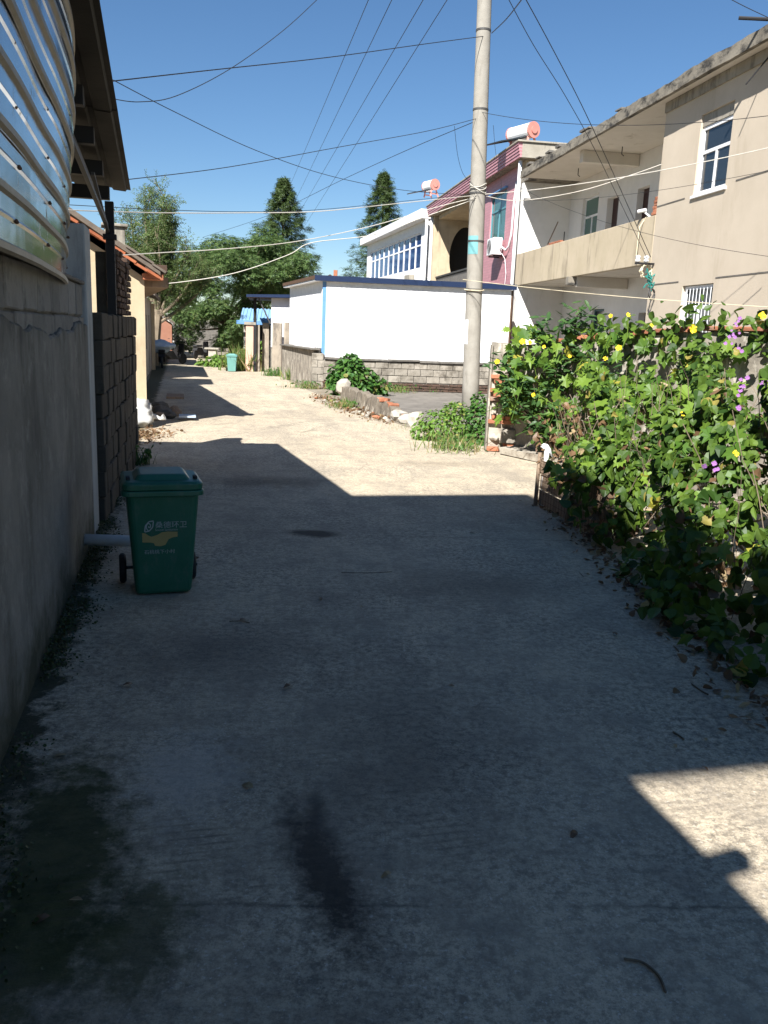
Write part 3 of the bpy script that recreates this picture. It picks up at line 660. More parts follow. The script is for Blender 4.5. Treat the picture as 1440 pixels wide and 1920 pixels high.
def make_bin(label, loc, rz, mat, detail=True):
    t = thing('wheelie_bin', label, 'bin', loc, rz, group='wheelie bins standing in the lane')
    body = loft(MB(), [rrect(.165,.16,.03,.012), rrect(.175,.17,.035,.03), rrect(.222,.215,.045,.66), rrect(.224,.217,.045,.665)])
    o = body.build('body', mat, t, smooth=False, bevel=.004)
    loft(MB(), [rrect(.228,.222,.045,.655), rrect(.25,.245,.05,.662), rrect(.25,.245,.05,.69), rrect(.243,.238,.05,.695)]).build('rim', mat, t, bevel=.003)
    lid = loft(MB(), [rrect(.243,.24,.05,.698), rrect(.245,.242,.05,.735), rrect(.225,.222,.05,.748), rrect(.17,.17,.03,.752), rrect(.145,.15,.03,.782), rrect(.13,.135,.03,.786)]).build('lid', mat, t, bevel=.004)
    if detail:
        for sx in (-1, 1):
            MB().box(sx*.205-.012, sx*.205+.012, -.14, -.08, .747, .768).build('lid_catch', 'black_rubber', lid, bevel=.004)
            MB().bar((sx*.19, .235, .70), (sx*.19, .30, .715), .035).build('hinge', mat, t)
    MB().tube([(-.235, .30, .715), (.235, .30, .715)], .016, 10).build('handle', mat, t, smooth=True)
    MB().tube([(-.245, .17, .10), (.245, .17, .10)], .011, 8).build('axle', 'steel_grey', t)
    for sx in (-1, 1):
        w = MB(); prof = [(.03,-.022),(.085,-.022),(.098,-.012),(.1,0),(.098,.012),(.085,.022),(.03,.022)]
        w.lathe(prof, (0,0,0), 24); me = w.mesh('wheel', 'black_rubber', smooth=False)
        put('wheel', me, t, (sx*.226-.018, .165, .10), rot=(0, R(90), 0))
    return t
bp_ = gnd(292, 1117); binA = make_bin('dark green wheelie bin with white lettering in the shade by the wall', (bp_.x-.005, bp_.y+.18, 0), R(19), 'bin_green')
# printed logo, lettering and torn sticker on the bin front (front face leans out towards the top)
tilt = math.atan2(.045, .63)
def front(x, z): return Vector((x, -.17-.045*(z-.03)/.63-.0025, z))
def on_front(name, me, x, z, lab=None):
    o = put(name, me, binA, front(x, z), rot=(R(90)+tilt, 0, 0))
    if lab: o['label'] = lab
    return o
on_front('lettering', text_mesh('桑德环卫', .047, 'ink_white', 1.05), -.052, .455, 'white printed characters')
on_front('lettering', text_mesh('Sound Sanitation', .022, 'ink_white', .93), -.052, .433, 'small white line of print')
mb = MB()
def stroke(mb, pts, w):
    for i in range(len(pts)-1):
        p, q = Vector(pts[i]), Vector(pts[i+1]); d = (q-p).normalized(); nn = Vector((-d.y, d.x))*w/2
        mb.add([(p.x-nn.x,p.y-nn.y,0),(q.x-nn.x,q.y-nn.y,0),(q.x+nn.x,q.y+nn.y,0),(p.x+nn.x,p.y+nn.y,0)], [(0,1,2,3)])
sp = [(.03+.0025*i*.38*math.cos(i*.42+2.2), .035+.0037*i*.38*math.sin(i*.42+2.2)) for i in range(22)]
stroke(mb, sp, .006); stroke(mb, [(.004,.0),(.03,.004),(.052,.03),(.057,.066)], .007); stroke(mb, [(.058,.07),(.03,.066),(.008,.04),(.003,.0)], .007)
on_front('logo_mark', mb.mesh('logo_mark', 'ink_white'), -.118, .43, 'white swirl mark in a slanted frame')
poly = [(0,.0),(0,.062),(.02,.058),(.035,.045),(.055,.035),(.09,.045),(.12,.062),(.155,.066),(.215,.062),(.215,.03),(.185,.026),(.16,.015),(.14,-.022),(.11,-.03),(.078,-.026),(.07,-.008),(.05,-.003)]
mb = MB().add([(x, y, 0) for x, y in poly], [tuple(range(len(poly)))])
on_front('sticker', mb.mesh('sticker', 'sticker_tan'), -.13, .362, 'torn yellowed sticker')
on_front('lettering', text_mesh('石桃桃下小村', .03, 'ink_white', 1.05), -.12, .285, 'faint hand-written white characters')
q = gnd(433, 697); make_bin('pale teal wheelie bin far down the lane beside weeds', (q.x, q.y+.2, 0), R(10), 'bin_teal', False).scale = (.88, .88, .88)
# PVC spout from the wall foot behind the bin
a = S(-.72, 6.25, .14)
tag(MB().tube([a, a+Vector((.32, .03, -.005)), a+Vector((.62, .055, -.012))], .042, 16).build('drain_spout', 'pvc_white', smooth=True), 'white plastic drain pipe poking out of the wall behind the bin', 'pipe')

# ================================================================ RIGHT: HOUSE WITH THE BALCONY
def window_x(t, x, y0, y1, z0, z1, fm, gm, split=.68, fw_=.06, tname='window', mull=True, curtain=None, bars=False):
    """framed window in a facade facing -x; x = outer face of the frame"""
    o = MB()
    o.box(x, x+.06, y0, y0+fw_, z0, z1).box(x, x+.06, y1-fw_, y1, z0, z1).box(x, x+.06, y0+fw_, y1-fw_, z0, z0+fw_).box(x, x+.06, y0+fw_, y1-fw_, z1-fw_, z1)
    f = o.build(tname, fm, t)
    zs = z0+(z1-z0)*split
    MB().box(x+.004, x+.055, y0+fw_, y1-fw_, zs-.03, zs+.03).build('transom', fm, f)
    ym = (y0+y1)/2
    if mull: MB().box(x+.004, x+.055, ym-.03, ym+.03, z0+fw_, zs-.03).build('mullion', fm, f)
    MB().box(x+.03, x+.036, y0+fw_, y1-fw_, zs+.03, z1-fw_).build('pane', gm, f)
    MB().box(x+.025, x+.031, y0+fw_, ym-.03, z0+fw_, zs-.03).build('pane', gm, f)
    MB().box(x+.034, x+.040, ym+.03, y1-fw_, z0+fw_, zs-.03).build('pane', gm, f)
    if bars:
        mb = MB()
        for i in range(1, 9): yy = y0+(y1-y0)*i/9; mb.box(x-.03, x-.018, yy-.006, yy+.006, z0+.03, z1-.05)
        mb.build('bars', 'frame_white', f)
    return f
t = house_thing('balcony_house', 'two storey cream house with a long balcony at the right', 'house', 8.4, 18)
BH = t
MB().wall('x', 8.4, 8.65, (7.5, 17.62), (0, 6.598), [(14.95, 16.10, 4.54, 6.02), (14.95, 16.12, 1.75, 2.86)]).build('wall', 'house_cream', t)
MB().wall('y', 17.37, 17.618, (8.651, 10.0), (0, 6.598), []).build('side_wall', 'white_limewash', t)
bh = [(24.85, 26.10, 4.45, 6.02), (23.38, 24.18, 3.56, 5.76), (21.5, 22.2, 3.56, 5.72), (19.6, 20.4, 3.56, 5.72), (23.7, 24.6, 1.0, 2.66), (20.5, 21.4, 0, 2.5)]
MB().wall('x', 10.0, 10.24, (17.37, 27.2), (0, 6.598), bh).build('back_wall', 'white_limewash', t)
MB().box(10.4, 14, 17.5, 27.1, .1, 6.5).build('interior', 'dark_room', t)
MB().wall('y', 27.2, 27.44, (8.4, 14.0), (0, 6.598), []).build('end_wall', 'white_limewash', t)
MB().box(8.39, 15, 26.56, 27.5, 6.602, 6.80).build('roof_end', 'eave_mouldy', t)
MB().box(8.396, 8.52, 17.625, 27.446, 3.40, 4.40).build('parapet', 'parapet_cream', t, bevel=.012)
MB().box(8.524, 9.998, 17.63, 27.19, 3.42, 3.55).build('balcony_slab', 'soffit_white', t)
for y in (22.35,): MB().box(8.53, 9.99, y-.12, y+.12, 3.14, 3.418).build('beam', 'soffit_white', t, bevel=.01)
MB().box(8.3, 8.528, 22.26, 22.46, 3.18, 3.398).build('beam_end', 'eave_mouldy', t, bevel=.01)
MB().box(8.42, 9.99, 22.25, 22.49, 6.30, 6.598).build('beam', 'soffit_white', t, bevel=.01)
MB().box(8.204, 15, 7.2, 26.5, 6.602, 6.655).build('soffit', 'soffit_white', t)
o = MB(); ys = np.linspace(7.2, 26.55, 120)
for i in range(len(ys)-1):
    q = []
    for a in (ys[i], ys[i+1]):
        d0 = .018*math.sin(a*2.1)+.010*math.sin(a*6.3)+.006*math.sin(a*17); q.append([(8.06, a, 6.575+.5*d0), (8.20, a, 6.60), (8.20, a, 6.66), (15, a, 6.66), (15, a, 6.83), (8.06, a, 6.80+d0)])
    n_ = 6; fs = [(k, (k+1) % n_, n_+(k+1) % n_, n_+k) for k in range(n_)]
    if i == 0: fs.append(tuple(range(n_)))
    if i == len(ys)-2: fs.append(tuple(range(2*n_-1, n_-1, -1)))
    o.add(q[0]+q[1], fs)
o.build('roof_edge', 'eave_mouldy', t)
for i, y in enumerate((19.4, 21.3, 21.6, 23.4, 24.2, 25.0, 25.9)):
    MB().box(8.08, 8.42, y-.17, y+.17, 6.86+.01*i % .03, 6.90+.012*i % .04).build('roof_tile', 'coping_dark', t, rough=.012)
for (y0, y1, z) in ((16.42, 17.60, 4.56), (12.0, 14.6, 4.60), (16.3, 17.60, 2.95), (11.0, 14.9, 2.95)):
    MB().box(8.393, 8.401, y0, y1, z-.012, z+.012).build('render_joint', 'coping_dark', t)
MB().box(8.36, 8.40, 7.5, 17.615, 6.40, 6.594).build('frieze', 'dirty_concrete', t)
window_x(t, 8.46, 14.952, 16.098, 4.56, 5.80, 'frame_white', 'glass_dark', .62, .065)
MB().box(8.44, 8.6, 14.952, 16.098, 5.805, 6.018).build('blind_box', 'dirty_concrete', t)
MB().box(8.36, 8.5, 14.90, 16.15, 4.50, 4.556).build('window_sill', 'white_paint', t, bevel=.006)
MB().box(8.56, 8.6, 15.0, 15.3, 4.6, 5.75).build('curtain', 'curtain_red', t)
window_x(t, 8.46, 14.952, 16.118, 1.77, 2.85, 'frame_white', 'glass_dark', .62, .07, bars=True)
window_x(t, 10.08, 24.852, 26.098, 4.46, 6.01, 'frame_white', 'glass_green', .64, .05)
for y0, y1, cz in ((23.38, 24.18, 5.76), (21.5, 22.2, 5.72), (19.6, 20.4, 5.72)):
    MB().box(10.18, 10.22, y0+.001, y1-.001, 3.56, cz-.001).build('door', 'door_brown', t)
MB().box(10.12, 10.16, 21.52, 21.75, 3.6, 5.6).build('curtain', 'curtain_red', t)
window_x(t, 10.08, 23.702, 24.598, 1.02, 2.65, 'frame_green', 'glass_dark', .64, .05)
MB().box(10.18, 10.22, 20.5, 21.4, 0, 2.499).build('door', 'door_brown', t)
me_b = block_meshes('balbrk', .22, .10, .06, 'brick_red', 3)
for i in range(5): put('brick', me_b[i % 3], t, (8.455, 24.3-.24*i if i < 4 else 17.75, 4.43 if i < 4 else 4.44), R(90+random.uniform(-5,5)))
for i in range(6): put('brick', me_b[i % 3], t, (8.48, 17.72+.02*i % .05, 4.44+.063*i), R(90+random.uniform(-8,8)))
MB().tube([(9.0,26.6,4.35),(9.35,26.4,5.35)], .018, 6).build('stick', 'wood_board', t)
MB().tube([(9.55,26.3,3.55),(9.55,26.3,5.05)], .015, 6).build('stick', 'steel_dark', t)
for y in (24.6, 21.6): MB().tube([(9.2,y,6.6),(9.2,y,6.42),(9.26,y,6.38)], .012, 6).build('hook', 'steel_dark', t)
MB().tube([(8.35,13.9,6.45),(8.05,14.05,6.0)], .012, 6).build('rod', 'steel_dark', t)
MB().tube([(8.4,13.6,6.86),(7.7,13.9,6.93)], .03, 8).build('rod', 'steel_dark', t)
# insulators, cable coils and a camera on the balcony corner
q = plane_hit(1218, 492, AH, 'x', 8.3)
t = house_thing('insulator_bracket', 'white insulators on a bracket at the balcony corner', 'insulator', q.x, q.y)
MB().box(q.x-.32, q.x+.1, q.y-.03, q.y+.03, q.z-.05, q.z-.01).build('bracket', 'steel_dark', t)
me = MB().lathe([(.02,0),(.05,.01),(.055,.05),(.03,.06),(.055,.08),(.055,.12),(.03,.14)], (0,0,0), 14).mesh('insulator', 'insulator_white', smooth=True)
for dx in (-.27, -.08): put('insulator', me, t, (q.x+dx, q.y, q.z-.008))
def ring(c, r, ax, thick, n=28, wob=.0, turns=1):
    a = Vector(ax).normalized(); e = a.orthogonal().normalized(); f = a.cross(e)
    return [Vector(c)+(e*math.cos(2*math.pi*i/n)+f*math.sin(2*math.pi*i/n))*(r*(1+wob*math.sin(i*1.7)))+a*wob*.3*math.sin(i*.9) for i in range(n*turns+1)]
q = plane_hit(1211, 509, AH, 'x', 8.25); c0 = Hf(*q)
tag(MB().tube(ring(c0, .135, (.5,-1,.1), .02, 26, .12, 3), .014, 6).build('cable_coil', 'rope_cream'), 'cream coil of cable hanging under the balcony corner', 'cable coil')
q = plane_hit(1222, 552, AH, 'x', 8.3)
tag(MB().tube(ring(Hf(*q), .11, (.9,-1,.1), .02, 24, .06, 2), .012, 6).build('cable_coil', 'steel_grey'), 'small dark loop of cable on the wall below the insulators', 'cable coil')
q = plane_hit(1217, 521, AH, 'x', 8.28); mb = MB(); c0 = Hf(*q)
for i in range(14): a = c0+Vector((random.uniform(-.1,.1), random.uniform(-.05,.05), random.uniform(-.14,.12))); mb.tube([a, a+Vector((random.uniform(-.1,.1),0,random.uniform(-.1,.1))), a+Vector((random.uniform(-.12,.12),.02,random.uniform(-.15,.05)))], .014, 5)
tag(mb.build('net_scrap', 'net_teal'), 'scrap of teal netting under the insulators', 'net')
q = plane_hit(1206, 397, AH, 'x', 8.35)
t = house_thing('security_camera', 'small white camera on the balcony parapet', 'camera', q.x, q.y)
MB().tube([(q.x+.12,q.y-.1,4.42),(q.x+.02,q.y,q.z)], .02, 8).build('arm', 'pvc_white', t)
MB().tube([(q.x-.07,q.y+.1,q.z+.01),(q.x+.04,q.y-.05,q.z+.03)], .04, 12).build('body', 'ac_white', t, smooth=False)
MB().tube([(q.x+.1,q.y+.02,4.44),(q.x-.05,q.y,4.2),(q.x-.06,q.y,3.6),(q.x-.04,q.y,3.42)], .012, 6).build('cable', 'rope_cream', t)

# ================================================================ PINK TILED HOUSE
t = house_thing('pink_house', 'two storey house faced with pink tiles behind the pole', 'house', 8.6, 33)
MB().wall('x', 8.6, 8.84, (28.15, 34.9), (0, 7.34), [(29.75, 31.75, 5.1, 6.8)]).build('wall', 'pink_tile', t)
MB().box(8.55, 8.84, 27.66, 28.146, 0, 7.34).build('corner_pilaster', 'old_tan', t)
MB().box(8.86, 12, 27.66, 27.9, 0, 7.34).build('end_wall', 'old_tan', t)
MB().box(10.4, 10.6, 34.9, 41.2, 0, 7.34).build('recess_wall', 'white_limewash', t)
MB().box(8.845, 10.6, 34.66, 34.9, 0, 7.34).build('recess_side', 'white_limewash', t)
# end wall of the recess with an oval opening
n = 36; cx, cz, rx, rz_ = 10.05, 5.45, .82, 1.45
el = [(cx+rx*math.cos(2*math.pi*i/n), cz+rz_*math.sin(2*math.pi*i/n)) for i in range(n)]
el = [(min(x, 10.39), z) for x, z in el]
def sq(i):
    a = 2*math.pi*i/n; dx, dz = math.cos(a), math.sin(a); x0, x1, z0, z1 = 8.62, 10.395, 3.4, 7.33
    k_ = min(((x1-cx)/dx if dx > 1e-6 else (x0-cx)/dx if dx < -1e-6 else 9), ((z1-cz)/dz if dz > 1e-6 else (z0-cz)/dz if dz < -1e-6 else 9)); return (cx+dx*k_, cz+dz*k_)
mb = MB(); vs_ = []
for i in range(n): x, z = sq(i); vs_ += [(el[i][0],41.2,el[i][1]), (x,41.2,z), (el[i][0],41.45,el[i][1]), (x,41.45,z)]
fs = []
for i in range(n):
    a, b_ = 4*i, 4*((i+1) % n); fs += [(a, b_, b_+1, a+1), (a+2, a+3, b_+3, b_+2), (a, a+2, b_+2, b_)]
mb.add(vs_, fs).build('arch_wall', 'old_tan', t)
MB().box(8.7, 10.4, 42.2, 42.3, 3, 7.3).build('dark_recess', 'dark_room', t)
MB().box(8.6, 10.39, 34.91, 42.2, 3.2, 3.4).build('balcony_slab', 'old_tan', t)
MB().box(8.62, 10.39, 34.91, 41.19, 7.16, 7.336).build('recess_ceiling', 'old_tan', t)
mb = MB()
for i in range(34): y = 35.0+i*.182; mb.box(8.61, 8.65, y-.02, y+.02, 3.42, 4.42)
mb.build('balusters', 'steel_grey', t)['kind'] = 'stuff'
MB().box(8.585, 8.675, 34.92, 41.19, 4.424, 4.50).build('hand_rail', 'steel_grey', t, bevel=.006)
MB().box(8.63, 8.65, 34.95, 41.1, 3.5, 4.3).build('rail_backing', 'grey_render', t)
MB().box(8.45, 8.95, 41.46, 42.1, 0, 7.34).build('column', 'old_tan', t)
# parapet: rows of pink tiles on a sloping band, concrete behind
MB().box(8.30, 12.2, 27.30, 42.1, 7.346, 7.80).build('parapet', 'dirty_concrete', t, bevel=.01)
MB().box(8.13, 12.3, 27.24, 42.12, 7.804, 7.86).build('parapet_cap', 'dirty_concrete', t, bevel=.01)
for i in range(5):
    z = 7.35+i*.092; x = 8.235-.018*i
    y = 27.31
    mb = MB()
    while y < 42.0:
        mb.box(x+.0, 8.298, y+.006, min(y+.60, 42.05)-.006, z+.006, z+.086); y += .60
    mb.build('tile_course', 'pink_tile', t)
window_x(t, 8.64, 29.752, 31.748, 5.11, 6.79, 'frame_teal', 'glass_green', .66, .04)
MB().box(8.70, 8.72, 29.85, 30.9, 5.2, 6.2).build('curtain', 'curtain_green', t)
MB().box(8.50, 8.599, 29.65, 31.85, 6.82, 6.88).build('window_hood', 'blue_trim', t, bevel=.01)
MB().tube([(8.36,27.62,7.3),(8.36,27.62,4.2),(8.36,27.62,0)], .06, 14).build('downpipe', 'pvc_white', t, smooth=True)
MB().tube([(8.40,41.75,7.3),(8.40,41.75,0)], .07, 12).build('downpipe', 'pvc_white', t, smooth=True)
t = house_thing('air_conditioner', 'white air conditioner unit on the pink tiled wall', 'air conditioner', 8.3, 30)
MB().box(8.16, 8.48, 29.5, 30.35, 4.56, 5.14).build('casing', 'ac_white', t, bevel=.02)
mb = MB()
for i in range(5): mb.tube(ring((8.15, 30.03, 4.85), .05+.045*i, (1,0,0), .01, 24), .006, 4)
mb.build('grille', 'steel_grey', t)
for y in (29.6, 30.2): MB().box(8.2, 8.6, y-.02, y+.02, 4.51, 4.552).build('bracket', 'steel_dark', t)
MB().tube([(8.4,29.48,4.75),(8.42,29.25,4.78),(8.5,29.1,4.68),(8.54,28.9,4.8),(8.56,28.75,5.2),(8.56,28.7,6.2),(8.58,28.62,6.75),(8.6,28.7,6.85)], .035, 10).build('hose', 'pvc_white', t, smooth=True)
MB().tube([(8.45,29.4,4.6),(8.52,29.2,4.4),(8.55,29.05,3.9),(8.55,29.15,3.3)], .01, 6).build('drain_hose', 'pvc_white', t)

# ================================================================ WHITE HOUSE WITH THE WINDOW STRIP
q0 = Hf(8.42, 42.75); q1 = Hf(7.25, 57.3); aw = math.atan2(q1.y-q0.y, q1.x-q0.x)-R(90)
t = thing('white_house', 'white house with a long blue window strip left of the pink house', 'house', q0, aw, (0, 0, 0))
LW = (q1-q0).length
MB().wall('x', 0, .25, (0, LW), (0, 7.35), [(1.2, LW-1.0, 5.05, 6.85)]).build('wall', 'white_paint', t)
MB().box(.252, 6, -.02, .2, 0, 7.35).build('end_wall', 'old_tan', t)
MB().box(.6, 6, .21, LW, 0, 7.3).build('interior', 'dark_room', t)
MB().box(.252, 6, LW-.25, LW-.002, 0, 7.35).build('far_wall', 'white_paint', t)
MB().box(-.45, 6.2, -.1, LW+.3, 7.354, 7.80).build('cornice', 'white_paint', t, bevel=.02)
w = MB().box(.05, .12, 1.2, LW-1.0, 6.78, 6.849).box(.05, .12, 1.2, LW-1.0, 5.051, 5.12).build('window', 'frame_white', t)
MB().box(.055, .115, 1.2, LW-1.0, 6.20, 6.28).build('transom', 'frame_white', w)
nb = 10; yy0, yy1 = 1.2, LW-1.0
for i in range(nb+1): y = yy0+(yy1-yy0)*i/nb; MB().box(.04, .13, max(y-.05, yy0+.001), min(y+.05, yy1-.001), 5.122, 6.778).build('mullion', 'frame_white', w)
for i in range(nb):
    a = yy0+(yy1-yy0)*i/nb+.052; b_ = yy0+(yy1-yy0)*(i+1)/nb-.052
    MB().box(.08, .09, a, b_, 5.123, 6.198).build('pane', 'glass_blue', w); MB().box(.08, .09, a, b_, 6.282, 6.777).build('pane', 'glass_blue', w)
MB().tube([(-.15,-.25,7.3),(-.15,-.25,0)], .07, 12).build('downpipe', 'pvc_white', t, smooth=True)
MB().box(-.3, -.02, 2.2, 3.2, 4.5, 4.8).build('window_box', 'dirty_concrete', t, bevel=.02)

# solar water heaters on the roofs
def heater(label, c, ax, r, L):
    """c = near end of the tank (world), ax = direction to the far end"""
    a = Vector(ax).normalized(); t = thing('solar_water_heater', label, 'water heater', (c.x, c.y, c.z-.5), group='solar water heaters on the roofs'); o = Vector((c.x, c.y, c.z-.5)); c = c-o
    MB().tube([c+a*.05, c+a*(L-.05)], r, 24).build('tank', 'white_paint', t, smooth=False)
    for k_ in (0, L-.05): MB().tube([c+a*k_-a*.012, c+a*(k_+.05)], r*1.05, 24).build('end_cap', 'pink_cap', t)
    MB().tube([c-a*.02, c-a*.05], r*.5, 16).build('cap_boss', 'pink_cap', t)
    sd = Vector((-a.y, a.x, 0))
    for k_ in (.12, L-.15):
        p = c+a*k_; MB().bar(p+sd*.1-Vector((0,0,r*.6)), p+sd*.18-Vector((0,0,.55)), .07).build('leg', 'pink_cap', t)
        MB().bar(p-sd*.1-Vector((0,0,r*.6)), p-sd*.28-Vector((0,0,.55)), .07).build('leg', 'pink_cap', t)
        MB().bar(p+sd*.15-Vector((0,0,.42)), p-sd*.24-Vector((0,0,.42)), .05).build('cross_bar', 'pink_cap', t)
    mb = MB()
    for i in range(14): p = c+a*(.2+(L-.4)*i/13); mb.tube([p+sd*.1-Vector((0,0,r*.8)), p+sd*1.2-Vector((0,0,.5))], .025, 6)
    mb.build('vacuum_tubes', 'glass_dark', t)['kind'] = 'stuff'
q = plane_hit(1001, 243, AH, 'y', 28.6); heater('large white solar tank with pink end cap on the pink house', Hf(*q), Hf(-.42, 1, 0), .245, 1.15)
q = plane_hit(816, 346, AH, 'y', 43.5); heater('smaller looking solar tank with pink cap above the white house', Hf(*q), Hf(-.35, 1, 0), .26, .9)

# ================================================================ WHITE SHED WITH BLUE TRIM
A = Vector((-2.06, 25.6, 0)); B = Vector((3.62, 26.35, 0)); ash = math.atan2(B.y-A.y, B.x-A.x); LS = (B-A).length
t = thing('panel_shed', 'white panel shed with blue corner trim behind the block wall', 'shed', A, ash, (0,0,0))
dback = Vector((-.30, .955, 0)); D = 5.2
def back(x, d): p = rotw(-ash, dback.x, dback.y); return (x+p.x*d, p.y*d)
npan = 6
for i in range(npan):
    a, b_ = .08+(LS-.08)*i/npan, .08+(LS-.08)*(i+1)/npan
    mb = MB(); n_ = 24; vs_ = []
    for k_ in range(n_+1):
        x = a+.001+(b_-a-.002)*k_/n_; off_ = -.003 if k_ % 4 in (1, 2) else 0.
        vs_ += [(x, off_, .93), (x, off_, 3.14)]
    mb.add(vs_, [(2*k_, 2*k_+2, 2*k_+3, 2*k_+1) for k_ in range(n_)])
    o = mb.build('panel', 'white_panel', t); md = o.modifiers.new('thick', 'SOLIDIFY'); md.thickness = .04; md.offset = 1 if False else -1
p = back(0, D)
mb = MB(); n_ = 40; vs_ = []
for k_ in range(n_+1):
    f_ = k_/n_; off_ = .004 if k_ % 4 in (1, 2) else 0.; vs_ += [(p[0]*f_-off_, .03+p[1]*f_, 1.19), (p[0]*f_-off_, .03+p[1]*f_, 3.14)]
o = mb.add(vs_, [(2*k_, 2*k_+2, 2*k_+3, 2*k_+1) for k_ in range(n_)]).build('side_panel', 'white_panel', t); md = o.modifiers.new('thick', 'SOLIDIFY'); md.thickness = .04
MB().box(-.03, .075, -.03, .02, 1.0, 3.14).build('corner_trim', 'blue_trim', t)
mb = MB(); q = back(0, 1.6); q2 = back(0, 1.85); mb.prism([(q[0]-.012, q[1]), (q2[0]-.012, q2[1]), (q2[0]+.01, q2[1]), (q[0]+.01, q[1])], 1.25, 2.0); mb.build('paint_patch', 'lime_paint', t)
e0 = back(-.30, -.15); e1 = back(-.30, D); e2 = back(LS, D); 
MB().prism([e0, (LS+.12, -.17), (LS+.12, e2[1]), e1], 3.20, 3.30).build('roof', 'rust_dark', t)
MB().box(-.28, LS+.12, -.20, -.172, 3.145, 3.305).build('fascia', 'navy_trim', t)
MB().prism([back(-.27,-.1), (LS,-.1), (LS,.05), (0.0,.05), back(0,D), back(-.27,D)], 3.146, 3.198).build('soffit', 'white_paint', t)
MB().box(LS+.0, LS+.05, -.03, .02, .0, 3.14).build('corner_post', 'rust_dark', t)
MB().box(.1, LS-.05, .06, D-.3, .0, 3.1).build('inner_wall', 'white_panel', t)
# low block wall in front of the shed
t = thing('low_block_wall', 'low grey block wall along the foot of the white shed', 'wall', A, ash, (0,0,0))
MB().box(-.02, LS+.3, -.20, -.05, -.02, .86).build('core', 'mortar_grey', t)
courses(t, 'block', 'sblk', 'block_grey', (0, -.14), (LS+.25, -.14), .25, 3, .40, .205, .19, .014, j=.005, jig=.006)
courses(t, 'brick', 'sbrk', 'brick_dark', (0.0, -.16), (LS+.25, -.16), 0., 3, .26, .08, .20, .012, j=.008, jig=.015)
me_cp = [MB().box(-.48, .48, -.17, .17, -.025, .025).mesh('coping_slab', 'coping_dark', rough=.008) for _ in range(3)]
for i in range(6): put('coping_slab', me_cp[i % 3], t, (.55+i*.965, -.13+random.uniform(-.02,.02), .897+random.uniform(0,.022)), rot=(R(random.uniform(-2,2)), R(random.uniform(-1.2,1.2)), R(random.uniform(-2, 2))))
courses(t, 'block', 'spier', 'block_grey', (-.32, -.10), (.06, -.10), .0, 5, .36, .21, .30, .012, j=.006)
# rendered panel wall going back from the pier
p1 = back(-.16, .12); p2 = back(-.16, D+.2)
t = thing('rendered_low_wall', 'low rendered wall with a slab cap left of the shed corner', 'wall', A, ash, (0,0,0))
mb = MB().prism([(p1[0]-.09,p1[1]), (p1[0]+.08,p1[1]), (p2[0]+.08,p2[1]), (p2[0]-.09,p2[1])], 0, 1.13); mb.build('wall', 'old_render', t)
mb = MB().prism([(p1[0]-.19,p1[1]-.28), (p1[0]+.12,p1[1]-.28), (p2[0]+.12,p2[1]), (p2[0]-.19,p2[1])], 1.135, 1.18); mb.build('coping', 'coping_dark', t, bevel=.01)

# gate pillars, second shed, pink pier and blue roof farther on
def pillar(label, px0, px1, pyb, pyt, Y, mat='pillar_old', round_=False, depth=.45, capm=None):
    a = atY(px0, pyb, Y); b_ = atY(px1, pyb, Y); zt = atY(px0, pyt, Y).z; w = (b_-a).length
    t = thing('gate_pillar', label, 'pillar', (a.x+w/2, Y+depth/2, 0), R(8))
    mb = loft(MB(), [rrect(w/2, depth/2, .06 if round_ else .015, 0), rrect(w/2*.98, depth/2*.98, .06 if round_ else .015, zt*.6), rrect(w/2*.97, depth/2, .06 if round_ else .015, zt)])
    mb.build('shaft', mat, t, bevel=.01)
    if capm: MB().box(-w/2-.06, w/2+.04, -depth/2-.06, depth/2+.05, zt+.003, zt+.12).build('cap', capm, t, bevel=.01)
    return t
pillar('left one of two mossy concrete gate pillars beside the shed', 508, 527, 698, 605, 32.6, round_=True)
pillar('right one of two mossy concrete gate pillars, touching the shed', 530, 549, 703, 604, 31.0, round_=True)
pillar('pink rendered gate pier with a concrete cap', 459, 476, 697, 609, 33.8, 'pink_render', capm='dirty_concrete')
pillar('narrow old pier right of the pink pier', 476.5, 485, 697, 609, 33.9, 'pillar_old', depth=.5)
pillar('dark stained gate wall end under the canopy', 487, 500, 697, 605, 34.3, 'pillar_old', depth=1.2)
a = atY(502, 600, 33.2)
t = thing('canopy_shed', 'small white shed with a dark blue canopy behind the gate pillars', 'shed', (a.x+.5, 33.6, 0), R(7), (0,0,0))
MB().box(-.42, 1.3, -.02, .08, 1.0, 2.92).build('panel', 'white_panel', t)
MB().box(-.42, 1.4, .085, 3, 0, 2.9).build('back_room', 'dirty_concrete', t)
MB().extr([(-1.35, 2.86), (1.6, 2.93), (1.6, 3.06), (-1.35, 2.94)], 'y', -.35, 3.2).build('canopy', 'rust_dark', t)
MB().extr([(-1.37, 2.87), (1.6, 2.94), (1.6, 3.08), (-1.37, 2.97)], 'y', -.38, -.352).build('fascia', 'navy_trim', t)
MB().bar((-.45, -.05, 1.9), (-.92, -.12, 2.88), .05).build('brace', 'steel_grey', t)
MB().box(-1.12, -1.0, .3, .42, 0, 2.88).build('post', 'steel_dark', t)
a = atY(445, 600, 37)
t = thing('blue_roof_gate', 'small gatehouse with a light blue tiled roof behind the pink pier', 'gatehouse', (a.x+.9, 37.6, 0), R(6), (0,0,0))
MB().wall('y', 0, .2, (-.72, 1.5), (0, 2.05), [(-.1, .9, 0, 1.8)]).build('wall', 'grey_render', t)
MB().box(-.1, .9, .1, .14, 0, 1.8).build('door', 'steel_dark', t)
MB().extr([(-.5, 1.98), (1.2, 2.50), (1.2, 2.56), (-.5, 2.04)], 'x', -.85, 1.6).build('roof', 'blue_sheet', t)
mb = MB()
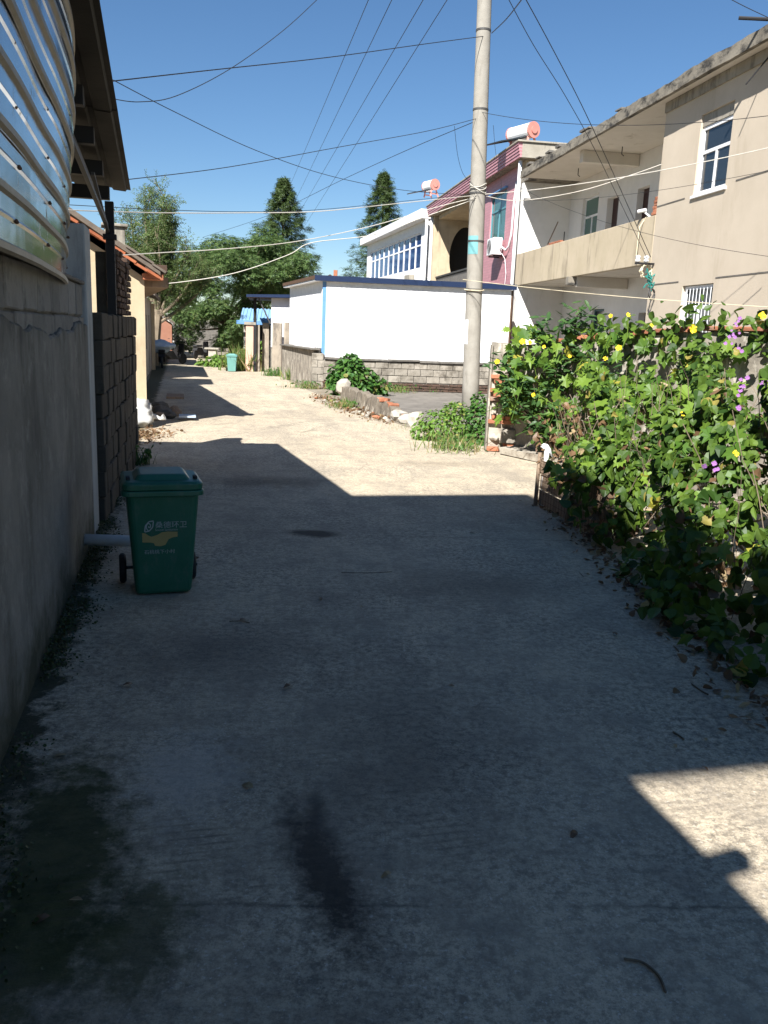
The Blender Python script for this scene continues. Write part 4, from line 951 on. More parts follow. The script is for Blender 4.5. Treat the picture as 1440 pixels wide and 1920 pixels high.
for i in range(15): x = -.8+i*.16; mb.extr([(-.5, 2.04), (1.2, 2.56), (1.2, 2.59), (-.5, 2.07)], 'x', x-.035, x+.035)
mb.build('roof_rib', 'blue_sheet', t)['kind'] = 'stuff'
MB().box(-1.0, 1.7, -.55, -.503, 1.86, 2.02).build('gutter', 'blue_trim', t)

# ruined low wall between lane and yard
t = thing('ruined_wall', 'crumbling low wall stub between the lane and the yard', 'wall', (-.2, 17.9, 0), 0, (-.2, 17.9, 0))
a = Vector((-1.05, 20.3, 0)); b_ = Vector((.42, 16.4, 0)); dv = b_-a; nn = Vector((dv.y, -dv.x, 0)).normalized(); mb = MB(); n_ = 26; vs_ = []
for i in range(n_+1):
    f_ = i/n_; p = a+dv*f_; h = .42-.17*f_-.18*max(0, f_-.72)/.28+.035*math.sin(i*2.4)+.03*math.sin(i*5.1); w = .11+.015*math.sin(i*3.3)
    for s_, z in ((-1.5, 0), (-1, h*.55), (-.9, h), (.9, h), (1, h*.5), (1.3, 0)): vs_.append((p.x+nn.x*w*s_, p.y+nn.y*w*s_, z))
fs = [(i*6+k_, i*6+k_+1, (i+1)*6+k_+1, (i+1)*6+k_) for i in range(n_) for k_ in range(5)]+[(0,1,2,3,4,5), tuple(n_*6+k_ for k_ in range(6))]
mb.add(vs_, fs).build('wall', 'ruin_render', t, rough=.014)
me_b = block_meshes('ruin', .22, .11, .06, 'brick_red', 4, .008)
for i in range(8):
    f_ = random.uniform(.62, 1.02); p = a+dv*f_; h = .42-.17*f_-.18*max(0, f_-.72)/.28
    put('brick', random.choice(me_b), t, (p.x+random.uniform(-.04,.04), p.y, h+.015), rot=(random.uniform(-.2,.2), random.uniform(-.15,.15), R(random.uniform(0,180))))
def rock(name, c, r, mat, parent=None, sq=.7, seed=0, sub=2):
    rr = random.Random(seed); bm = bmesh.new(); bmesh.ops.create_icosphere(bm, subdivisions=sub, radius=1)
    ph = [rr.uniform(0, 6) for _ in range(6)]
    for v in bm.verts:
        k_ = 1+.16*math.sin(v.co.x*3+ph[0])+.14*math.sin(v.co.y*3.7+ph[1])+.12*math.sin(v.co.z*4+ph[2])+rr.uniform(-.07,.07)
        v.co = Vector((v.co.x*k_*r, v.co.y*k_*r*rr.uniform(.97,1.03), v.co.z*k_*r*sq))
    me = bpy.data.meshes.new(name); bm.to_mesh(me); bm.free(); me.materials.append(MATS[mat])
    o = put(name, me, parent, c, rr.uniform(0, 6)); return o
rock('rubble', (-1.12, 20.4, .38), .20, 'stone_pale', t, 1.1, 5)
for i, (x, y, r) in enumerate(((.38,16.35,.16),(.55,16.2,.13),(.22,16.8,.17),(.48,16.6,.12))): rock('rubble', (x, y, r*.5), r, 'stone_pale' if i % 2 == 0 else 'rubble', t, .8, i)
tag(rock('white_stone', (*gnd(779, 800).xy, .10), .15, 'stone_pale', None, 1.2, 11), 'white chunk of stone at the end of the crumbling wall', 'stone')

# ================================================================ UTILITY POLE
t = thing('utility_pole', 'tall tapered concrete utility pole by the yard entrance', 'pole', (1.76, 17.95, 0), 0, (0,0,0))
PB = Vector((1.76, 17.95, 0)); PT = Vector((-.25, -.1, 9.6))
pts = [PT*(i/12) for i in range(13)]; pts[0].z = -.1
MB().tube(pts, [.182-.052*i/12 for i in range(13)], 28).build('shaft', 'pole_concrete', t, smooth=True)
def pole_at(z): f_ = z/9.6; return PB+PT*f_, .182-.052*f_
for z in (7.55, 6.12, 4.62, 4.55, 2.66, 3.62):
    c_, r_ = pole_at(z); c_ = c_-PB
    MB().tube([c_-Vector((0,0,.018)), c_+Vector((0,0,.018))], r_+.008, 24).build('band', 'steel_grey', t)
def poster(z0, z1, a0, da, mat, lab=None):
    vs_ = []; n_ = 10
    for i in range(n_+1):
        an = R(a0+i*da)
        for z in (z0, z1):
            c_, r_ = pole_at(z); c_ = c_-PB; vs_.append((c_.x+(r_+.0035)*math.cos(an), c_.y+(r_+.0035)*math.sin(an), z))
    o = MB().add(vs_, [(2*i, 2*i+2, 2*i+3, 2*i+1) for i in range(n_)]).build('poster', mat, t)
    if lab: o['label'] = lab
poster(3.36, 3.72, 195, 8.5, 'poster_teal', 'faded teal poster pasted on the pole')
poster(1.55, 2.05, 195, 3.5, 'white_paint', 'worn white paper pasted low on the pole')
for z in (4.6,):
    c_, r_ = pole_at(z)
    for k_ in range(3): MB().tube([tuple(c_-PB+Vector((math.cos(a_)*(r_+.012), math.sin(a_)*(r_+.012), .05*math.sin(a_*2+k_)+.05*k_))) for a_ in np.linspace(0, 6.4, 26)], .007, 5).build('wire_wrap', 'wire_pale', t)

# ================================================================ BRICK PIER, GARDEN WALL, BOARD FENCE
PX, PY = 1.55, 12.62
t = thing('brick_pier', 'crumbling brick pier at the end of the garden wall', 'pier', (PX+.2, PY+.2, 0), R(-4), (0,0,0))
MB().box(-.20, .18, -.12, .2, 0, 1.62).build('core', 'rubble', t, rough=.01)
MB().box(-.235, -.205, -.17, .2, .0, 1.60).build('render_strip', 'old_render', t, bevel=.006)
me_b = block_meshes('pierbrk', .185, .12, .062, 'brick_red', 5, .006)
for row, z in enumerate((.04, .105, .46, .525, .80, .865, .93, 1.06, 1.13)):
    for k_ in range(2):
        if row == 1 and k_ == 0: continue
        put('brick', random.choice(me_b), t, (-.10+.20*k_+(.05 if row % 2 else 0)-.02, -.15+random.uniform(-.015,.01), z), R(random.uniform(-4,4)))
me_k = block_meshes('pierkeb', .075, .10, .20, 'rubble', 4, .008)
for k_ in range(4): put('brick', me_k[k_], t, (-.14+.105*k_, -.13, .66), R(random.uniform(-6,6)))
put('block', block_meshes('pierstone', .21, .16, .22, 'block_grey', 2, .01)[0], t, (.10, -.17, .25), R(3))
rock('stone', (-.10, -.14, .21), .075, 'rubble', t, .8, 3)
MB().box(-.22, .32, -.13, .2, 1.20, 1.63).build('render_patch', 'old_render', t, rough=.012)
for i in range(3): rock('rubble', (.22+.14*i, -.28-.05*i, .05), .10, 'stone_pale' if i != 1 else 'rubble', t, .7, 30+i)
W0 = Vector((1.95, 12.75, 0)); W1 = Vector((4.9, 8.2, 0)); wd = W1-W0; WL = wd.length; wd /= WL; wa = math.atan2(wd.y, wd.x)
t = thing('garden_wall', 'old rendered garden wall half hidden behind the flowering vines', 'wall', W0, wa, (0,0,0))
n_ = 20; vs_ = []
for i in range(n_+1):
    x = WL*i/n_; h = 1.60+.27*min(1, x/3.2)+.012*math.sin(i*3)
    for y, z in ((-.10, 0), (-.10, h), (.10, h), (.10, 0)): vs_.append((x, y, z))
MB().add(vs_, [(i*4+k_, i*4+k_+1, i*4+k_+5, i*4+k_+4) for i in range(n_) for k_ in range(3)]+[(0,1,2,3), tuple(n_*4+k_ for k_ in range(4))]).build('wall', 'old_render', t, rough=.006)
me_b = block_meshes('copbrk', .235, .26, .06, 'brick_red', 5, .006)
x = .75
while x < WL:
    h = 1.60+.27*min(1, x/3.2)
    if random.random() < (.9 if x > 1.6 else .5): put('brick', random.choice(me_b), t, (x, -.03, h+.035), R(random.uniform(-5,5)))
    x += .245
me_b2 = block_meshes('wbrk', .22, .10, .06, 'brick_red', 4, .006)
for i in range(12): put('brick', random.choice(me_b2), t, (random.uniform(.6, 2.2), -.09, random.choice((.2,.27,.34,.41))), R(random.uniform(-3,3)))
MB().box(.2, 2.6, -.45, -.12, .0, .12).build('ledge', 'rubble', t, rough=.02)
# board and mesh fence along the vine bed
FP = [gnd(1003, 948), gnd(1062, 978), gnd(1128, 1018), gnd(1190, 1060)]
t = thing('board_fence', 'low wooden board fence with wire mesh in front of the vines', 'fence', FP[0], 0, tuple(FP[0]))
for i in range(2):
    a, b_ = FP[i], FP[i+1]; d = (b_-a).normalized(); nrm = Vector((-d.y, d.x, 0)); L = (b_-a).length
    for k_ in range(3):
        z0 = .03+k_*.155; off_ = nrm*(.03+.01*(k_ % 2)); p = a+off_; q = b_+off_
        mb = MB().add([tuple(p+Vector((0,0,z0))), tuple(q+Vector((0,0,z0-.02))), tuple(q+Vector((0,0,z0+.145-.02))), tuple(p+Vector((0,0,z0+.145))), tuple(p+nrm*.02+Vector((0,0,z0))), tuple(q+nrm*.02+Vector((0,0,z0-.02))), tuple(q+nrm*.02+Vector((0,0,z0+.125))), tuple(p+nrm*.02+Vector((0,0,z0+.145)))], [(0,1,2,3),(4,7,6,5),(0,3,7,4),(1,5,6,2),(0,4,5,1),(3,2,6,7)])
        mb.build('board', 'wood_board', t, rough=.006)
    mb = MB(); nx = int(L/.06)
    for k_ in range(nx+1): p = a+d*(L*k_/nx); mb.tube([p+Vector((0,0,.01)), p+Vector((random.uniform(-.01,.01),0,.52))], .0022, 3, False)
    for z in np.arange(.04, .53, .06): mb.tube([a+Vector((0,0,z)), (a+b_)/2+Vector((0,0,z-.01)), b_+Vector((0,0,z-.02))], .0022, 3, False)
    mb.build('wire_mesh', 'rust_dark', t)['kind'] = 'stuff'
    MB().tube([a+nrm*.0+Vector((0,0,-.02)), a+Vector((.01,0,.56))], .02, 8).build('post', 'wood_board', t)
p = FP[0]+Vector((.07,-.02,0)); MB().tube([p+Vector((0,0,0)), p+Vector((.0,0,.3)), p+Vector((.01,0,.60))], [.018,.022,.03], 8).build('post', 'paper_white', t, rough=.006)
MB().tube([p+Vector((-.05,0,.64)), p+Vector((-.01,.0,.62)), p+Vector((.03,.0,.58)), p+Vector((.06,.02,.54))], [.012,.028,.03,.012], 8).build('rag', 'paper_white', t, rough=.012)

# ================================================================ VINES
ROWS = [[(1.72,8.95,.42),(1.74,7.3,.16),(1.98,5.9,.03),(2.16,4.2,.02),(2.50,2.3,.02)],
        [(2.0,10.1,.72),(2.12,7.9,.80),(2.46,6.5,.92),(2.56,4.8,.98),(2.85,2.9,1.0)],
        [(2.35,11.2,1.15),(2.95,9.5,1.35),(3.35,8.0,1.55),(3.4,6.2,1.72),(3.35,4.3,1.8)]]
ROWS = np.array(ROWS)
def cat(a, b, c, d, t): return .5*((2*b)+(-a+c)*t+(2*a-5*b+4*c-d)*t*t+(-a+3*b-3*c+d)*t**3)
def row_at(r, s):
    x = min(max(s, 0), .9999)*4; i = int(x); f_ = x-i; p = ROWS[r]
    return cat(p[max(i-1,0)], p[i], p[i+1], p[min(i+2,4)], f_)
def bank(s, h):
    b0, b1, b2 = row_at(0, s), row_at(1, s), row_at(2, s)
    return b0*(1-h)*(1-2*h) + b1*4*h*(1-h) + b2*h*(2*h-1) if True else None
def bank_n(s, h):
    e = .01; du = bank(min(s+e,1), h)-bank(max(s-e,0), h); dh = bank(s, min(h+e,1))-bank(s, max(h-e,0))
    n_ = np.cross(du, dh); n_ /= np.linalg.norm(n_)+1e-9
    return n_ if n_[0] < 0 else -n_
def lump(s, h): return .20*math.sin(s*23+h*5)+.15*math.sin(s*11-h*9+1)+.16*math.sin(s*41+h*17)+.08*math.sin(s*71-h*29)
def bank_leaves(n, dens, size0, size1, depth=.22):
    P, N, T, Z = [], [], [], []
    while len(P) < n:
        s = random.random(); h = random.random()
        if random.random() > dens(s, h): continue
        p = bank(s, h); n_ = bank_n(s, h)
        p = p+n_*(lump(s, h)*.9-random.random()**1.5*depth)
        P.append(p); nn = n_*.7+np.array([-.25,-.55,.55])+rng.normal(size=3)*.75; N.append(nn)
        T.append(np.array([-.25,-.25,-.9])+rng.normal(size=3)*.5); Z.append(random.uniform(size0, size1))
    P = np.array(P); P[:, 2] = np.maximum(P[:, 2], .02); return P, np.array(N), np.array(T), np.array(Z)
def in_view(P):
    d = P-np.array(EYE); z = d@np.array(fw); x = d@np.array(rt)/np.maximum(z, .1)*FPX; y = -(d@np.array(up))/np.maximum(z, .1)*FPX
    return (z > .5)&(np.abs(x) < 735)&(np.abs(y) < 960), z
def vine(name, label, loc, sets, mat, temps, nparts, tname):
    """sets of leaf arrays; the largest-looking become parts, the rest one mass"""
    t = thing(name, label, 'vine', loc, 0, tuple(loc))
    P, N, T, Z = [np.concatenate([s[i] for s in sets]) for i in range(4)]
    ok, z = in_view(P); score = np.where(ok, Z/z, 0); order = np.argsort(-score); pi, rest = order[:nparts], order[nparts:]
    mes = []
    for k_, (tv, tf) in enumerate(temps):
        me = bpy.data.meshes.new(tname); me.from_pydata(tv.tolist(), [], tf); me.materials.append(MATS[mat]); mes.append(me)
    X, Y, W = basis(N, T)
    for i in pi:
        o = bpy.data.objects.new(tname, random.choice(mes)); COL.objects.link(o); o.parent = t
        mm = Matrix.Identity(4)
        for r_ in range(3): mm[r_][0] = X[i][r_]*Z[i]; mm[r_][1] = Y[i][r_]*Z[i]; mm[r_][2] = W[i][r_]*Z[i]; mm[r_][3] = P[i][r_]-loc[r_]
        o.matrix_basis = mm
    if len(rest): leaves('foliage', temps, P[rest], N[rest], T[rest], Z[rest], mat, t, 'stuff')
    return t
def flower(parent, p, n_, r, mat, petals=5):
    n_ = Vector(n_).normalized(); e = n_.orthogonal().normalized(); f_ = n_.cross(e); vs_ = [tuple(Vector(p)-n_*r*.25)]; k = petals*4
    for i in range(k):
        a = 2*math.pi*i/k; rr_ = r*(1.05 if i % 4 in (1, 2) else .82 if i % 4 == 3 else .95); vs_.append(tuple(Vector(p)+(e*math.cos(a)+f_*math.sin(a))*rr_+n_*r*.18*math.sin(i*2.2)))
    return MB().add(vs_, [(0, 1+i, 1+(i+1) % k) for i in range(k)]).build('flower', mat, parent)

# bean vine: three-part leaves over the whole near bank
def dens_bean(s, h):
    d = .95 if h > .25 else .6
    if s < .16: d *= .10
    if lump(s, h) < -.10: d *= .22
    if h < .45 and .5+.5*math.sin(s*31+h*13)+.3*math.sin(s*57) < .35: d *= .25
    return d
BEANS = [T_BEAN, curl(T_BEAN, .35, .3), curl(T_BEAN, .6, -.4), curl(T_BEAN, -.2, .5), curl(T_LANCE, .3, .2)]
LUFFAS = [T_LUFFA, curl(T_LUFFA, .3, .25), curl(T_LUFFA, .55, -.3), curl(T_LUFFA, -.15, .4)]
b0 = bank_leaves(6400, dens_bean, .045, .115, .28); b1 = bank_leaves(1300, lambda s, h: .9 if s > .5 and h < .75 else .25 if s > .16 else 0., .08, .135, .1)
# leaves trailing on the concrete at the right edge
k = 170; P = np.array([[random.uniform(1.85, 2.15), random.uniform(3.9, 6.2), random.uniform(.02, .14)] for _ in range(k)]); P[:, 0] -= .15*np.abs(np.sin(P[:, 1]*2.3))
b2 = (P, rdir(k, 1.5), rdir(k), rng.uniform(.07, .12, k))
# leaves lying over the wall top on the right
k = 420; sx = rng.uniform(1.6, WL, k); P = np.array([[W0.x+wd.x*a, W0.y+wd.y*a, 0] for a in sx]); P += np.array([-wd.y, wd.x, 0])*rng.uniform(-.45, .1, k)[:, None]*-1*-1
P[:, 2] = 1.62+.27*np.minimum(1, sx/3.2)+rng.normal(0, .14, k)+.05*np.sin(sx*6)
b3 = (P, rdir(k, .8)+np.array([-.4,-.7,0]), rdir(k, -.8), rng.uniform(.09, .15, k))
BV = vine('bean_vine', 'hyacinth bean vine with purple flowers covering the bank at right', Vector((2.1, 5, 0)), [b0, b1, b2, b3], 'leaf_bean', BEANS, 300, 'leaf')
mb = MB()
for i in range(300):
    s = random.random(); h = random.random()*.8; p = Vector(bank(s, h)); n_ = Vector(bank_n(s, h)); a = p-n_*random.uniform(.12, .34)
    if a.z < .03: a.z = .03
    d = Vector((random.uniform(-.25,.25), random.uniform(-.35,.35), random.uniform(.15,.6)))
    mb.tube([a, a+d*.5+Vector((random.uniform(-.06,.06),)*3), a+d], random.uniform(.002, .0042), 3, False)
mb.build('stems', 'bark', BV)['kind'] = 'stuff'
k = 2600; P = []
for i in range(k): s = random.random(); h = random.random()**1.2*.9; P.append(bank(s, h)+bank_n(s, h)*(lump(s, h)*.9-random.uniform(.04, .40)))
P = np.array(P); P[:, 2] = np.maximum(P[:, 2], .02); leaves('dead_leaves', [T_BEAN, T_LANCE], P, rdir(k), rdir(k, -.6), rng.uniform(.05, .11, k), 'leaf_dead', BV, 'stuff')
for px, py, Y in ((1385,612,8.6),(1375,628,8.6),(1388,645,8.5),(1392,720,6.6),(1430,715,6.2),(1387,745,6.2),(1330,880,5.2),(1368,635,8.6)):
    c_ = atY(px, py, Y)
    for j_ in range(4): flower(BV, tuple(c_-Vector(BV.location)*0+Vector((random.uniform(-.05,.05), random.uniform(-.05,.05), random.uniform(-.09,.09)))), (-.3,-1,.3), random.uniform(.012, .021), 'petal_purple', 4)

# luffa vine: big lobed leaves and yellow flowers towards the pier and along the wall
l0 = bank_leaves(380, lambda s, h: (0. if s < .14 and h < .8 else 1. if s < .42 and h > .3 and lump(s, h) > -.12 else .2 if s < .7 else .05), .11, .20, .15)
k = 330; sx = rng.uniform(.1, 4.0, k); P = np.array([[W0.x+wd.x*a, W0.y+wd.y*a, 0] for a in sx]) - np.array([-wd.y, wd.x, 0])*0
out = np.array([wd.y, -wd.x, 0]); out = out if out[1] < 0 else -out
P = P+out*rng.uniform(.05, .55, k)[:, None]; P[:, 2] = rng.uniform(.55, 1.85, k)*(1 - .0*sx)
keepm = rng.random(k) < np.where((sx > 1.6)&(P[:, 2] < 1.6), .45, 1.); P = P[keepm]; k = len(P)
l1 = (P, rdir(k, .6, .5)+out*.9, rdir(k, -.9, .5), rng.uniform(.12, .22, k))
k = 85; P = np.stack([rng.normal(2.0, .28, k), rng.normal(12.0, .25, k), rng.uniform(.75, 1.85, k)], 1)
P[:, 0] = np.maximum(P[:, 0], 1.72+.1*rng.random(k))
l2 = (P, rdir(k, .6, .5)+np.array([-.2,-.9,0]), rdir(k, -.9, .5), rng.uniform(.12, .21, k))
k = 9; P = np.array([atY(x, y, 7.3) for x, y in ((1095,880),(1120,870),(1150,872),(1165,885),(1185,868),(1110,895),(1140,890),(1200,880),(1080,892))])
l3 = (P, rdir(k, 1.2, .3)+np.array([0,-.5,0]), rdir(k, -.3, .5)+np.array([-.7,-.3,0]), rng.uniform(.2, .3, k))
LV = vine('luffa_vine', 'luffa vine with lobed leaves and yellow flowers around the pier', Vector((2.3, 11.5, 0)), [l0, l1, l2, l3], 'leaf_luffa', LUFFAS, 260, 'leaf')
for px, py, Y, r in ((980,640,11.3,.055),(994,642,11.4,.035),(932,678,11.7,.045),(1282,777,7.2,.05),(1300,617,8.6,.055),(1160,652,9.8,.045),(1135,672,10.2,.035),(1000,740,11.2,.035),(1145,592,10.0,.03),(1178,590,10.0,.035),(1222,610,9.2,.03),(1068,668,10.6,.03),(1380,850,5.4,.03),(1430,592,8.0,.05),(1020,650,11.2,.03)):
    flower(LV, tuple(atY(px, py, Y)), (random.uniform(-.7,.5), -1, random.uniform(-.2,.8)), r*.8, 'petal_yellow', random.choice((4, 5)))
mb = MB()
for i in range(70):
    a = Vector((W0.x+random.uniform(-.3,1.8), 12.1+random.uniform(-1.4,.2), random.uniform(.2,1.5))); d = Vector((random.uniform(-.5,.5), random.uniform(-.3,.3), random.uniform(-.2,.7)))
    mb.tube([a, a+d*.5+Vector((0,0,.05)), a+d], .005, 4, False)
for (px, py) in ((1145,592),(1178,590)): a = atY(px, py, 10.02); mb.tube([a, a+Vector((.02,.02,-.25)), a+Vector((-.05,.1,-.5))], .006, 4, False)
mb.build('stems', 'leaf_luffa', LV)['kind'] = 'stuff'
# dark leaved shrub growing through them
t = thing('dark_shrub', 'dark pointed-leaf shrub sprouting above the garden wall by the pier', 'shrub', (2.45, 11.75, 0), 0, (2.45, 11.75, 0))
P, N, T, Z = [], [], [], []; mb = MB()
tips = [((1085,575),11.6,.55),((1060,600),11.6,.4),((1110,600),11.5,.4),((1012,605),11.8,.3),((940,665),11.9,.4),((950,700),11.8,.4),((975,760),11.6,.5),((1000,720),11.6,.45),((1040,690),11.5,.45),((1080,650),11.5,.5),((1060,790),10.9,.4),((1080,800),10.6,.35),((1020,790),11.5,.4),((960,720),11.8,.4),((1140,680),10.8,.35),((1040,760),11.4,.45)]
root_ = Vector((2.45, 11.8, .05))
for (px, py), Y, L in tips:
    tip = atY(px, py, Y); midp = (root_+tip)/2+Vector((random.uniform(-.1,.1), .15, 0)); mb.tube([root_, midp, tip], [.02,.013,.006], 6, False)
    for i in range(58):
        f_ = random.random()**.7; p = tip-(tip-midp).normalized()*L*(1-f_)+Vector((random.gauss(0,.09), random.gauss(0,.09), random.gauss(0,.08)))
        dr = np.array([random.gauss(0,1), random.gauss(0,1)-.3, random.uniform(-.7,.35)]); P.append(p); T.append(dr); N.append(np.array([random.gauss(0,.4), random.gauss(-.3,.4), 1.])); Z.append(random.uniform(.10,.19))
mb.build('stems', 'bark', t); leaves('foliage', [T_LANCE], P, N, T, Z, 'leaf_dark', t, 'stuff')
MB().tube([(2.45,11.8,0),(2.43,11.8,.4),(2.46,11.78,.8)], [.05,.04,.03], 8).build('trunk', 'bark', t)

# ================================================================ SHRUBS AND WEEDS
def shrub(label, loc, blobs, n, size, temps, mat, cat_='shrub', stems=8, name='shrub'):
    t = thing(name, label, cat_, loc, 0, tuple(loc))
    P, d = blob_points([((loc[0]+c[0], loc[1]+c[1], c[2]), r) for c, r in blobs], n); P[:, 2] = np.maximum(P[:, 2], .02)
    leaves('foliage', temps, P, d+rdir(n, .7, .45), rdir(n, -.35, .6)+d, rng.uniform(*size, n), mat, t, 'stuff')
    mb = MB()
    for i in range(stems):
        c, r = random.choice(blobs); e = Vector((loc[0]+c[0]+random.uniform(-.6,.6)*r[0], loc[1]+c[1]+random.uniform(-.6,.6)*r[1], c[2]+random.uniform(-.2,.7)*r[2]))
        b_ = Vector((loc[0]+random.uniform(-.1,.1), loc[1]+random.uniform(-.1,.1), 0)); mb.tube([b_, (b_+e)/2+Vector((random.uniform(-.05,.05),0,.05)), e], [.012,.009,.004], 5, False)
    mb.build('stem', 'bark_pale', t); return t
shrub('leafy green shrub against the low block wall of the shed', (-1.05, 23.2, 0), [((-.1,0,.52),(.52,.5,.52)),((.32,.1,.38),(.46,.45,.38)),((.72,.2,.24),(.36,.35,.26)),((-.38,-.1,.30),(.3,.35,.32)),((-.05,0,.88),(.32,.3,.24))], 1500, (.09,.16), [T_BEAN, T_ROUND], 'leaf_shrub')
shrub('bright bushy weeds in front of the utility pole', (1.0, 13.9, 0), [((-.12,-.1,.25),(.42,.38,.30)),((.18,0,.30),(.34,.34,.34)),((-.40,-.05,.12),(.22,.3,.18)),((.1,.1,.48),(.22,.2,.16))], 1500, (.04,.085), [T_LANCE, T_BEAN], 'leaf_lime', 'weed')
shrub('dark ivy clump between the pole and the brick pier', (1.5, 13.6, 0), [((0,0,.35),(.26,.28,.36)),((-.02,.05,.66),(.14,.16,.2)),((.05,-.05,.15),(.28,.28,.18))], 850, (.04,.075), [T_ROUND], 'leaf_shrub', 'ivy')
def tuft(label, c, n, h, spread, group='weed tufts along the lane edge', mix_=True, mat='grass_mix'):
    t = thing('weed_tuft', label, 'weed', (c[0], c[1], 0), 0, (c[0], c[1], 0), group)
    P = np.stack([rng.normal(c[0], spread, n), rng.normal(c[1], spread, n), np.zeros(n)], 1)
    T = rdir(n, 1.6, .55); leaves('blades', [T_BLADE], P, np.cross(T, rdir(n)), T, rng.uniform(h*.5, h, n), mat, t, 'stuff')
    if mix_:
        k = n//2; P = np.stack([rng.normal(c[0], spread, k), rng.normal(c[1], spread, k), rng.uniform(.02, h*.7, k)], 1)
        leaves('foliage', [T_LANCE, T_ROUND], P, rdir(k, 1), rdir(k, 0), rng.uniform(.04, .09, k), 'leaf_shrub', t, 'stuff')
tuft('weed tuft at the foot of the rendered low wall', gnd(575, 728).xy, 200, .32, .28); tuft('tall weed against the rendered low wall', gnd(548, 712).xy, 140, .55, .12)
tuft('weeds at the foot of the mossy gate pillars', gnd(515, 705).xy, 140, .4, .2, mat='leaf_shrub'); tuft('yellow grass by the crumbling wall head', gnd(648, 765).xy, 160, .28, .2)
tuft('low grass strip at the yard entrance', gnd(800, 805).xy, 260, .10, .35, mix_=False); tuft('grass tuft beside the crumbling brick pier', gnd(985, 835).xy, 120, .45, .08, mix_=False)
tuft('grass under the bushy weeds by the pole', gnd(850, 842).xy, 220, .3, .25); tuft('small weed at the foot of the block wall, left', (S(-.5, 10.6).x, S(-.5, 10.6).y), 60, .3, .06, mat='leaf_dark')
tuft('small green weed at the foot of the shed wall', (1.35, 25.95), 80, .2, .15); tuft('weeds in the yard below the shed wall', (.15, 25.1), 160, .3, .3)
tuft('tall dry weed beside the teal bin', gnd(455, 695).xy, 200, 1.2, .3); tuft('weeds beside the pink pier', gnd(452, 690).xy, 160, .9, .35)
q = gnd(415, 690); shrub('low bright ground weeds left of the teal bin', (q.x, q.y+1.2, 0), [((0,0,.2),(1.3,.9,.28)),((.7,.8,.4),(.8,.8,.5)),((1.1,1.2,.9),(.7,.7,.8))], 1500, (.14,.26), [T_BEAN, T_LANCE], 'leaf_lime', 'weed')

# ================================================================ TREES
def limb(mb, a, b_, r0, r1, bend=.15, n=5):
    a, b_ = Vector(a), Vector(b_); L = (b_-a).length; sd = Vector((random.uniform(-1,1), random.uniform(-1,1), random.uniform(-.3,.3)))*bend*L
    pts = [a.lerp(b_, i/n)+sd*math.sin(math.pi*i/n)*.5 for i in range(n+1)]
    mb.tube(pts, [r0+(r1-r0)*i/n for i in range(n+1)], 8, False); return pts
# broad locust tree over the lane end
c_ = Vector((-8.2, 47, 0))
t = thing('locust_tree', 'broad leafy locust tree spreading over the lane end', 'tree', c_, 0, tuple(c_))
mb = MB(); limb(mb, c_, c_+Vector((.2,0,2.2)), .22, .17, .08); limb(mb, c_+Vector((-.6,.2,0)), c_+Vector((-.9,.2,2.4)), .16, .12, .08)
cl = []
for px, py, Y, rpx in ((405,470,46,40),(450,460,47,38),(495,462,47,38),(535,475,46,36),(560,500,45,32),(575,520,45,22),(385,500,46,38),(430,505,44,42),(480,505,44,44),(525,515,44,38),(365,530,47,34),(400,545,45,38),(450,550,44,40),(495,545,45,36),(540,545,46,28),(375,575,46,34),(415,585,45,36),(455,590,45,30),(355,590,49,26),(385,615,47,30),(425,620,46,30),(445,635,45,22),(470,570,45,30),(410,645,48,24),(365,620,50,24),(515,490,46,36),(345,560,48,26)):
    q = atY(px, py, Y)
    for j in range(3):
        r_ = rpx*Y/FPX*random.uniform(.55, .85); cl.append(((q.x+random.gauss(0,.4), q.y+random.gauss(0,.9), q.z+random.gauss(0,.3)), (r_, r_, r_*random.uniform(.5,.75))))
for c2, r2 in cl[::3]: limb(mb, c_+Vector((random.choice((.2,-.9)),.1,random.uniform(1.6,2.4))), c2, .08, .02, .2)
mb.build('trunk', 'bark', t)
n_ = 17000; P, d = blob_points(cl, n_, .35); leaves('crown', T_PINNATE, P, d*.5+rdir(n_, .9, .4), d+rdir(n_, -.7, .5), rng.uniform(.2, .40, n_), 'leaf_locust', t, 'stuff')
# thin upright tree on the left
c_ = S(-1.15, 36.6)
t = thing('thin_tree', 'thin upright tree with sparse foliage on the left', 'tree', c_, 0, tuple(c_))
mb = MB(); top_ = c_+Vector((.25,0,2.3)); limb(mb, c_, top_, .24, .19, .03); P, T = [], []
for i in range(22):
    a = random.uniform(0, 6.28); rr_ = random.uniform(.2, 1.0); e = top_+Vector((rr_*math.cos(a)*2.2+.1, rr_*math.sin(a)*1.4, random.uniform(1.6, 4.9)-rr_*.5))
    pts = limb(mb, top_-Vector((0,0,random.uniform(0,.6))), e, .085, .015, .12, 7)
    for j in range(14):
        f_ = random.uniform(.2, 1); k0 = min(int(f_*7), 6); b_ = pts[k0].lerp(pts[k0+1], f_*7-k0); e2 = b_+Vector((random.gauss(0,.35), random.gauss(0,.35), random.uniform(.3,1.0))); limb(mb, b_, e2, .016, .005, .1, 3)
        for l in range(42):
            g_ = random.random(); P.append(b_.lerp(e2, g_)+Vector((random.gauss(0,.16), random.gauss(0,.16), random.gauss(0,.14)))); T.append((random.gauss(0,.6), random.gauss(0,.6), random.uniform(-.2,1)))
mb.build('trunk', 'bark_pale', t); n_ = len(P)
leaves('crown', T_TWIG, P, rdir(n_, .4), T, rng.uniform(.18, .36, n_), 'leaf_thin', t, 'stuff')
